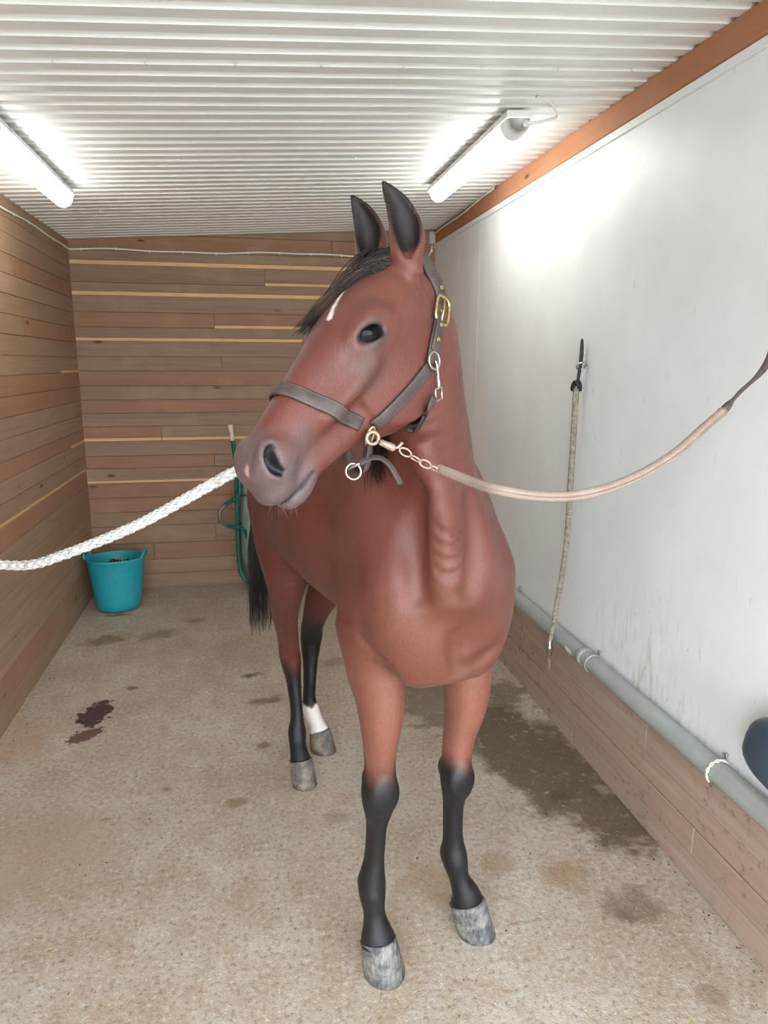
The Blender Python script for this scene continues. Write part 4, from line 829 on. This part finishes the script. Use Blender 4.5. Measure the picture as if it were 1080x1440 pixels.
mb = MB(); path = spline([e0, at_depth(1024, 570, 1.395), q1, q2, q2+.5*(ANCH-q2)+np.array([0, 0, .01]), ANCH], 6); rr_ = np.interp(np.linspace(0, 1, len(path)), [0, .07, .10, .22, .3, .34, .5, .58, 1], [.003, .006, .0085, .0075, .004, .004, .0042, .008, .006]); mb.tube(path, rr_, 8); wpart('strap', mb, WEB, tie)
mb = MB(); mb.torus(ANCH, (0, 1, 0), .022, .004, 20, 8); wpart('wall_ring', mb, NICK, tie)

# ------------------------------------------------------------------ cross-tie on the left: braided white rope
t = NT('white_rope'); nz = t.noise(t.coord('Object'), 60, 4, .6); gi = t.node('ShaderNodeNewGeometry'); c = t.ramp(nz, [(.3, srgb(164, 161, 156)), (.7, srgb(210, 208, 205))]); t.set(Base_Color=c, Roughness=.55); t.bump(t.noise(t.coord('Object'), 400, 2, .5), .3, .001); WROPE = t.m
def braid(mb, P, R, pitch=.06, ns=8, r=None, sides=6):
    P, L = resample(P, .005); T = np.gradient(P, axis=0); T /= np.linalg.norm(T, axis=1)[:, None]; u = np.cross(T[0], [0, 0, 1.0]); u /= np.linalg.norm(u); U = []
    for i in range(len(P)): u = u-T[i]*(u@T[i]); u = u/np.linalg.norm(u); U.append(u)
    U = np.array(U); W = np.cross(T, U); r = r or R*.34; mb.tube(P, R*.66, 8)
    for sg_ in (-1, 1):
        for k in range(ns//2):
            a = sg_*2*math.pi*L/pitch+2*math.pi*k/(ns//2); rad = (R-r*.85)+.35*r*np.sin(ns/2*2*a+(0 if sg_ > 0 else math.pi))
            mb.tube(P+rad[:, None]*(np.cos(a)[:, None]*U+np.sin(a)[:, None]*W), r, sides)
    return P
ringRw = h2w((ringR+gR*.012)[None])[0]; LW = np.array([XL+.02, 2.25, 1.40])
lrope = thing_at('tie_rope', at_depth(330, 663, 1.32), 'white braided tie rope running from behind the muzzle to the left wall', 'rope', 'cross-ties')
pxs = [(0, 794), (45, 794), (90, 780), (150, 757), (200, 735), (250, 708), (300, 680), (338, 661)]; Ds = np.interp([q[0] for q in pxs], [0, 100, 338], [1.62, 1.5, 1.335])
LP = [LW, LW+np.array([.09, -.07, -.12]), at_depth(-75, 786, 1.72)]+[at_depth(x_, y_, d_) for (x_, y_), d_ in zip(pxs, Ds)]
endp = at_depth(338, 661, 1.335); LP += [endp+.5*(ringRw-endp)+np.array([0, .03, -.015]), ringRw+np.array([-.01, .02, 0])]
mb = MB(); braid(mb, LP, .0105, .12, 8, .0036); wpart('rope', mb, WROPE, lrope)
mb = MB(); mb.torus(ringRw, (0, 1, 0), .012, .003, 18, 8); mb.tube([ringRw+np.array([-.012, .01, 0]), ringRw+np.array([-.04, .02, -.004])], .006, 10); wpart('snap_hook', mb, RUST, lrope)
mb = MB(); mb.torus(LW, (0, 1, 0), .022, .004, 20, 8); wpart('wall_ring', mb, NICK, lrope)
# ------------------------------------------------------------------ things in the stall
# --- rope hanging on the right wall
t = NT('grey_rope'); nz = t.noise(t.coord('Object'), 50, 4, .6); t.set(Base_Color=t.ramp(nz, [(.3, srgb(118, 106, 90)), (.7, srgb(172, 162, 146))]), Roughness=.7); GROPE = t.m
BLACKR = simple('black_bungee', srgb(30, 28, 28), .55, 0, 80, .2)
hr = thing_at('hanging_rope', (XR-.02, 2.735, 1.61), 'worn grey braided rope with snap hanging from an eye bolt on the white wall', 'rope')
mb = MB(); mb.tube([(XR+.01, 2.726, 1.615), (XR-.012, 2.726, 1.615)], .004, 8); mb.torus((XR-.026, 2.726, 1.612), (0, .7, .7), .020, .0032, 20, 8); wpart('eye_bolt', mb, NICK, hr)
mb = MB(); mb.tube(spline([(XR-.034, 2.742, 1.535), (XR-.030, 2.735, 1.60), (XR-.026, 2.738, 1.66), (XR-.022, 2.742, 1.715), (XR-.016, 2.745, 1.66), (XR-.022, 2.742, 1.60), (XR-.030, 2.745, 1.535)], 6), .0052, 8); wpart('bungee_loop', mb, BLACKR, hr)
mb = MB(); mb.tube(spline([(XR-.034+.018*math.cos(a), 2.744+.016*math.sin(a), 1.532+.018*math.sin(2*a)) for a in np.linspace(0, 2*math.pi*1.4, 14)], 3), .0062, 8); wpart('knot', mb, BLACKR, hr)
mb = MB(); Pm = spline([(XR-.035, 2.742, 1.52), (XR-.036, 2.742, 1.2), (XR-.04, 2.742, .85), (XR-.072, 2.742, .55), (XR-.089, 2.742, .425)], 10); P_, L_ = resample(Pm, .006)
for sg_ in (-1, 1):
    for k in range(3):
        a = sg_*2*math.pi*L_/.045+2*math.pi*k/3; Rr = np.interp(L_, [0, .3, L_[-1]], [.0085, .0085, .0062]); mb.tube(P_+np.c_[Rr*np.cos(a), Rr*np.sin(a), 0*a], np.interp(L_, [0, L_[-1]], [.0052, .0040]), 6)
mb.tube(P_, .006, 8); wpart('rope', mb, GROPE, hr)
mb = MB(); c_ = np.array([XR-.090, 2.742, .40]); mb.lathe([(.006, .03), (.010, .024), (.010, .004), (.015, 0), (.015, -.012), (.011, -.016), (.011, -.04), (.006, -.046)], c_, n=14); wpart('swivel', mb, NICK, hr)
mb = MB(); mb.tube(spline([c_+np.array(q) for q in ((0, 0, -.04), (.002, .010, -.06), (.002, .008, -.085), (0, -.004, -.105), (0, -.012, -.085), (0, -.011, -.06))], 5), .0038, 8); wpart('snap_hook', mb, RUST, hr)
# --- water pipe along the right wall
t = NT('grey_plastic_pipe'); nz = t.noise(t.coord('Object', (8, 1.2, 8)), 3, 5, .6); t.set(Base_Color=t.ramp(nz, [(.3, srgb(146, 148, 140)), (.6, srgb(160, 164, 160)), (.8, srgb(160, 146, 120))]), Roughness=.42); PIPE = t.m
PX, PZ, PRr = XR-.036, .441, .034
pipe = thing_at('water_pipe', (PX, 2.4, PZ-PRr), 'grey plastic pipe clamped along the foot of the white right wall', 'pipe')
mb = MB(); mb.tube([(PX, q, PZ) for q in np.linspace(Y0, YB-.01, 30)], PRr, 20); wpart('tube', mb, PIPE, pipe)
mb = MB(); mb.tube([(PX, 2.50, PZ), (PX, 2.505, PZ), (PX, 2.535, PZ), (PX, 2.54, PZ)], [PRr, PRr+.004, PRr+.004, PRr], 20); wpart('collar', mb, PIPE, pipe)
LABW = simple('white_paper_scrap', srgb(226, 222, 206), .7, var=.05)
mb = MB(); arc = np.linspace(.9, 1.9, 6); VV = [(PX-(PRr+.0008)*math.sin(a+.5)*1.0, yy+.006*math.sin(9*a), PZ+(PRr+.0008)*math.cos(a+.5)) for yy in (2.58, 2.60, 2.63) for a in arc]
mb.add(VV, [(r*6+i, r*6+i+1, (r+1)*6+i+1, (r+1)*6+i) for r in range(2) for i in range(5)]); wpart('label', mb, LABW, pipe)
def clampy(y, wire):
    mb = MB()
    if wire:
        for ph in (0, math.pi):
            mb.tube([(PX-(PRr+.004)*math.sin(a)+.0, y+.004*math.sin(a*6+ph), PZ+(PRr+.004)*math.cos(a)+.002*math.cos(a*6+ph)) for a in np.linspace(-.8, 2.3, 30)], .0026, 6)
        return wpart('wire_tie', mb, LABW, pipe)
    mb.tube([(PX-(PRr+.003)*math.sin(a), y, PZ+(PRr+.003)*math.cos(a)) for a in np.linspace(-1.2, 2.6, 24)], .0030, 8); return wpart('clamp', mb, PIPE, pipe)
for yy, wr in ((2.445, False), (1.665, True), (3.30, False), (4.2, False), (.7, True)):
    clampy(yy, wr); mb = MB(); mb.tube([(XR-.0005, yy+.012, PZ+.045), (XR-.008, yy+.012, PZ+.045)], .005, 8); mb.torus((XR-.010, yy+.012, PZ+.043), (1, 0, 0), .007, .0022, 14, 6); wpart('screw_eye', mb, STEEL, pipe)
# --- turquoise tub with muck
t = NT('turquoise_rubber'); nz = t.noise(t.coord('Object'), 14, 5, .65); lowz = t.node('ShaderNodeSeparateXYZ'); t.l.new(t.coord('Object'), lowz.inputs[0])
t.set(Base_Color=t.mix(t.math('MULTIPLY', t.gray(nz, [(.45, 0), (.7, 1)]), .45), srgb(26, 150, 160), srgb(62, 112, 112)), Roughness=.45); t.bump(nz, .08, .003); TURQ = t.m
BX, BY = -.898, 4.80; tub = thing_at('flexible_tub', (BX, BY, 0), 'turquoise flexible tub with two handles standing in the back left corner', 'bucket'); VV = []; FF = []; n = 48
prof = [(.0, .006), (.125, .006), (.138, .012), (.146, .05), (.156, .13), (.166, .22), (.176, .31), (.182, .338), (.186, .345), (.186, .354), (.180, .356), (.174, .348), (.164, .25), (.150, .10), (.138, .03), (.0, .024)]
for r, z in prof:
    for k in range(n):
        a = 2*math.pi*k/n; dent = 1+.025*math.cos(2*a+.4)*(z/.35); hnd = max(0, abs(math.cos(a+.12))-.92)/.08*.016*(z > .33); VV.append((BX+r*dent*math.cos(a)*1.0, BY+r*(2-dent)*math.sin(a), z+hnd*(1 if z > .33 else 0)-.008*math.sin(a)*(z/.35)+.002))
FF = [(i*n+k, i*n+(k+1) % n, (i+1)*n+(k+1) % n, (i+1)*n+k) for i in range(len(prof)-1) for k in range(n)]; mb = MB(); mb.add(VV, FF); wpart('tub_body', mb, TURQ, tub)
for s_ in (-1, 1):
    a0 = -.12 if s_ > 0 else math.pi-.12; ct = np.array([math.cos(a0), math.sin(a0), 0]); sd_ = np.array([-ct[1], ct[0], 0]); b0 = np.array([BX, BY, .355])+ct*.186
    mb = MB(); mb.tube(spline([b0-sd_*.062+ct*-.006, b0-sd_*.045+ct*.006+np.array([0, 0, .030]), b0+ct*.014+np.array([0, 0, .046]), b0+sd_*.045+ct*.006+np.array([0, 0, .030]), b0+sd_*.062+ct*-.006], 6), .0075, 8); wpart('handle', mb, TURQ, tub)
MUCK = simple('dark_muck', srgb(34, 28, 26), .8, 0, 60, .4, .6); bm = bmesh.new(); bmesh.ops.create_icosphere(bm, subdivisions=4, radius=1); 
VV = []
for v in bm.verts:
    w_ = 1+.14*math.sin(9*v.co.x+2)*math.cos(8*v.co.y)+.08*math.sin(17*v.co.z+5*v.co.x); VV.append((BX+.015+.138*v.co.x*w_, BY+.03+.105*v.co.y*w_, .235+.085*v.co.z*w_))
mb = MB(); bm.verts.index_update(); mb.add(VV, [[v.index for v in f.verts] for f in bm.faces]); bm.free(); muck = thing_at('muck_pile', (BX+.015, BY+.03, .14), 'dark heap of muck lying inside the turquoise tub', 'muck'); wpart('heap', mb, MUCK, muck)
mb = MB()
for _ in range(14): a = np.array([BX+rng.uniform(-.02, .10), BY+rng.uniform(-.06, .09), .285]); mb.tube([a, a+np.array([rng.normal()*.03, rng.normal()*.03, .05+.02*rng.random()])], .0016, 4)
wpart('straw', mb, simple('straw_bits', srgb(176, 150, 96), .8), muck)['kind'] = 'stuff'
# --- wheelbarrow stood on end against the back wall
GREENP = simple('green_paint', srgb(16, 84, 72), .4, 0, 60, .2); WORN = simple('worn_steel', srgb(128, 110, 96), .5, .5, 60, .2)
t = NT('galvanised_sheet'); nz = t.noise(t.coord('Object', (6, 6, 2)), 4, 5, .6); t.set(Base_Color=t.ramp(nz, [(.3, srgb(112, 126, 112)), (.7, srgb(160, 170, 156))]), Metallic=.35, Roughness=.5); t.bump(nz, .1, .004); GALV = t.m
wbx = thing_at('wheelbarrow', (.22, 5.0, 0), 'green framed wheelbarrow with galvanised tray stood on end behind the horse', 'wheelbarrow'); GR = simple('pale_grip', srgb(206, 196, 172), .6, 0, 60, .1)
for s_ in (-1, 1):
    X_ = lambda x: .22+s_*(x+.34) if False else (.22+s_*(.22-x))
    mb = MB(); mb.tube(spline([(X_(-.116), 5.03, 1.14), (X_(-.108), 5.035, 1.08), (X_(-.095), 5.045, .90), (X_(-.098), 5.05, .6), (X_(-.100), 5.05, .35), (X_(-.095), 5.05, .17), (X_(-.07), 5.04, .09), (X_(-.02), 5.0, .055), (X_(.10), 4.98, .045), (.22, 4.98, .045)], 6), .0155, 10); wpart('frame_tube', mb, GREENP, wbx)
    mb = MB(); mb.tube([(X_(-.112), 5.03, 1.09), (X_(-.1135), 5.03, 1.12), (X_(-.116), 5.03, 1.155), (X_(-.118), 5.03, 1.16), (X_(-.121), 5.03, 1.20)], [.017, .017, .014, .019, .018], 10); wpart('grip', mb, GR, wbx)
    mb = MB(); mb.tube(spline([(X_(-.075), 5.02, .82), (X_(-.078), 5.0, .72), (X_(-.12), 4.95, .685), (X_(-.175), 4.90, .66)], 6), .0135, 10); wpart('leg', mb, GREENP, wbx)
    mb = MB(); mb.tube(spline([(X_(-.175), 4.90, .66), (X_(-.212), 4.88, .62), (X_(-.210), 4.88, .56), (X_(-.17), 4.90, .515)], 6), .0135, 10); wpart('leg_foot', mb, WORN, wbx)
    mb = MB(); mb.tube(spline([(X_(-.17), 4.90, .515), (X_(-.12), 4.93, .495), (X_(-.06), 4.96, .47), (X_(-.035), 4.985, .40), (X_(-.032), 5.0, .28)], 6), .0135, 10); wpart('leg', mb, GREENP, wbx)
mb = MB(); mb.tube([(-.10, 5.03, .495), (.54, 5.03, .495)], .006, 8); wpart('cross_bar', mb, GREENP, wbx); mb = MB(); mb.tube([(-.08, 5.03, .70), (.52, 5.03, .70)], .006, 8); wpart('cross_bar', mb, GREENP, wbx)
rows = []; mb = MB(); VV = []; ns_ = 28
for q, (w_, d_) in zip((.06, .10, .25, .45, .65, .82, .87), ((.20, .02), (.27, .10), (.30, .17), (.30, .18), (.29, .14), (.27, .05), (.26, .01))):
    for k in range(ns_):
        a = math.pi*k/(ns_-1); VV.append((.22-w_*math.copysign(abs(math.cos(a))**.45, math.cos(a)), 5.12-d_*abs(math.sin(a))**.5, q))
mb.add(VV, [(r*ns_+i, r*ns_+i+1, (r+1)*ns_+i+1, (r+1)*ns_+i) for r in range(6) for i in range(ns_-1)]); tr = wpart('tray', mb, GALV, wbx); sd_ = tr.modifiers.new('thickness', 'SOLIDIFY'); sd_.thickness = .004
mb = MB(); mb.tube([(-.085+.0, 5.12, .06), (-.085, 5.12, .87)], .007, 8); wpart('tray_rim', mb, GALV, wbx)
RUBB = simple('black_rubber', srgb(38, 36, 36), .8); mb = MB(); mb.torus((.22, 4.90, .20), (1, 0, 0), .15, .04, 30, 10); wpart('wheel', mb, RUBB, wbx)
# --- electric cable with clips and junction box
CABW = simple('white_cable', srgb(226, 224, 216), .45, var=.04); BOXG = simple('grey_box', srgb(190, 190, 184), .5, var=.05)
cb = thing_at('electric_cable', (XL+.02, YB-.02, 2.33), 'thin white cable clipped along the top of the boarded walls', 'cable')
ly = [(XL+.006, y_, 2.343+.006*math.sin(y_*3.1)+.004*math.sin(y_*7.7)) for y_ in np.linspace(-.3, YB-.012, 44)]; lx = [(x_, YB-.007, 2.345+.020*(x_-XL)/2.4+.006*math.sin(x_*5.3)+.003*math.sin(x_*13)) for x_ in np.linspace(XL+.012, 1.26, 34)]
mb = MB(); mb.tube(ly+lx+[(1.295, YB-.007, 2.368), (1.325, YB-.007, 2.385), (1.338, YB-.008, 2.43), (1.338, YB-.010, 2.455)], .0052, 8); wpart('cable', mb, CABW, cb)
def clipm(c, ax):
    mb = MB(); mb.box(c, (.014, .010, .013) if ax == 'x' else (.010, .014, .013), .002); mb.lathe([(.0, .004), (.0025, .004), (.003, 0)], (c[0], c[1], c[2]-.010), axis=(0, -1, 0) if ax == 'x' else (1, 0, 0), n=8); wpart('clip', mb, CABW, cb, smooth=False)
for i in range(2, 43, 2): clipm(ly[i], 'y')
for i in range(1, 33, 3): clipm(lx[i], 'x')
clipm((1.337, YB-.009, 2.41), 'x')
jb = thing_at('junction_box', (1.338, YB-.014, 2.455), 'small grey junction box under the ceiling in the back right corner', 'junction box'); mb = MB(); mb.box((1.338, YB-.014, 2.496), (.044, .026, .08), .004); wpart('box', mb, BOXG, jb, smooth=False); mb = MB(); mb.box((1.338, YB-.029, 2.496), (.036, .005, .072), .002); wpart('lid', mb, BOXG, jb, smooth=False)
bc = thing_at('electric_cable', (XR-.02, YB-.1, 2.52), 'thin white cable clipped up along the timber beam on the right', 'cable'); q_ = np.linspace(0, 1, 24)
by = [(XR-.013, YB-.03-1.25*a, ZR-.032+.022*a+.004*math.sin(a*9)) for a in q_]+[(XR-.03, YB-1.33, ZR-.004), (XR-.06, YB-1.37, ZR-.004)]; mb = MB(); mb.tube(by, .0052, 8); wpart('cable', mb, CABW, bc)
for i in range(2, 24, 4): mb = MB(); mb.box(by[i], (.010, .014, .013), .002); wpart('clip', mb, CABW, bc, smooth=False)
# --- dark plastic bin on the right wall, cut by the picture edge
DARKP = simple('slate_plastic', srgb(62, 76, 90), .38, 0, 40, .08); bn = thing_at('wall_bin', (XR-.10, 1.36, .55), 'dark slate plastic bin with rounded corners on the white wall at the right picture edge', 'bin')
def rbox(mb, c, s, pz=5.0, flare=.0, nu=28, nv=16, inset=0.0):
    VV = []
    for i in range(nv+1):
        th = math.pi*i/nv-math.pi/2
        for k in range(nu):
            ph = 2*math.pi*k/nu; f = lambda w: math.copysign(abs(w)**(2/pz), w); ct_ = f(math.cos(th)); z = f(math.sin(th)); fl = 1+flare*(z); VV.append((c[0]+s[0]*ct_*f(math.cos(ph)), c[1]+s[1]*ct_*f(math.sin(ph))*fl, c[2]+s[2]*z))
    mb.add(VV, [(i*nu+k, i*nu+(k+1) % nu, (i+1)*nu+(k+1) % nu, (i+1)*nu+k) for i in range(nv) for k in range(nu)])
mb = MB(); rbox(mb, (XR-.06, 1.275, .650), (.06, .250, .105), 2.9, -.12); wpart('bin_body', mb, DARKP, bn)
# --- loose chaff and crumbs on the concrete
def scatter(name, n, cen, lng, wid, mat, label, cat, ang=None):
    VV = []; FF = []
    for i in range(n):
        x_, y_ = cen(); a = rng.uniform(0, math.pi); l_ = lng*rng.uniform(.4, 1.3); w_ = wid*rng.uniform(.6, 1.4); h_ = w_*.45; c_, s_ = math.cos(a), math.sin(a); b = len(VV)
        for dx, dy, z in ((-l_, 0, .0002), (0, -w_, .0002), (l_, 0, .0004+.3*w_), (0, w_, .0002), (0, 0, h_)): VV.append((x_+c_*dx-s_*dy, y_+s_*dx+c_*dy, z))
        FF += [(b, b+1, b+4), (b+1, b+2, b+4), (b+2, b+3, b+4), (b+3, b, b+4), (b+3, b+2, b+1, b)]
    o = mesh_obj(name, VV, FF, mat); return tag(o, label, cat, kind='stuff')
def anyw(): return rng.uniform(XL+.02, XR-.06), 1.0+rng.random()**1.5*(YB-1.05)
def near():
    while True:
        p = floor_px(rng.uniform(-20, 1000), rng.uniform(1180, 1500)); 
        if XL+.02 < p[0] < XR-.06: return p[0], p[1]
t = NT('chaff'); g = t.node('ShaderNodeNewGeometry'); t.set(Base_Color=t.ramp(g.outputs['Random Per Island'], [(0, srgb(140, 112, 76)), (.4, srgb(176, 148, 104)), (1, srgb(214, 190, 144))]), Roughness=.8)
scatter('straw_chaff', 2000, lambda: near() if rng.random() < .65 else anyw(), .0078, .0012, t.m, 'pale straw chaff scattered over the concrete floor', 'straw')
def edges():
    q = rng.random()
    if q < .3: return rng.uniform(XL+.02, XR-.05), YB-.03-.4*rng.random()**2
    if q < .55: return XR-.04-.10*rng.random()**2, rng.uniform(1.2, YB-.1)
    if q < .7: return XL+.015+.1*rng.random()**2, rng.uniform(2, YB-.1)
    return anyw() if rng.random() < .5 else edges()
scatter('dirt_crumbs', 480, edges, .0048, .0028, simple('crumb', srgb(62, 50, 40), .9, 0, 40, .3), 'small dark dirt crumbs scattered on the concrete floor', 'dirt')
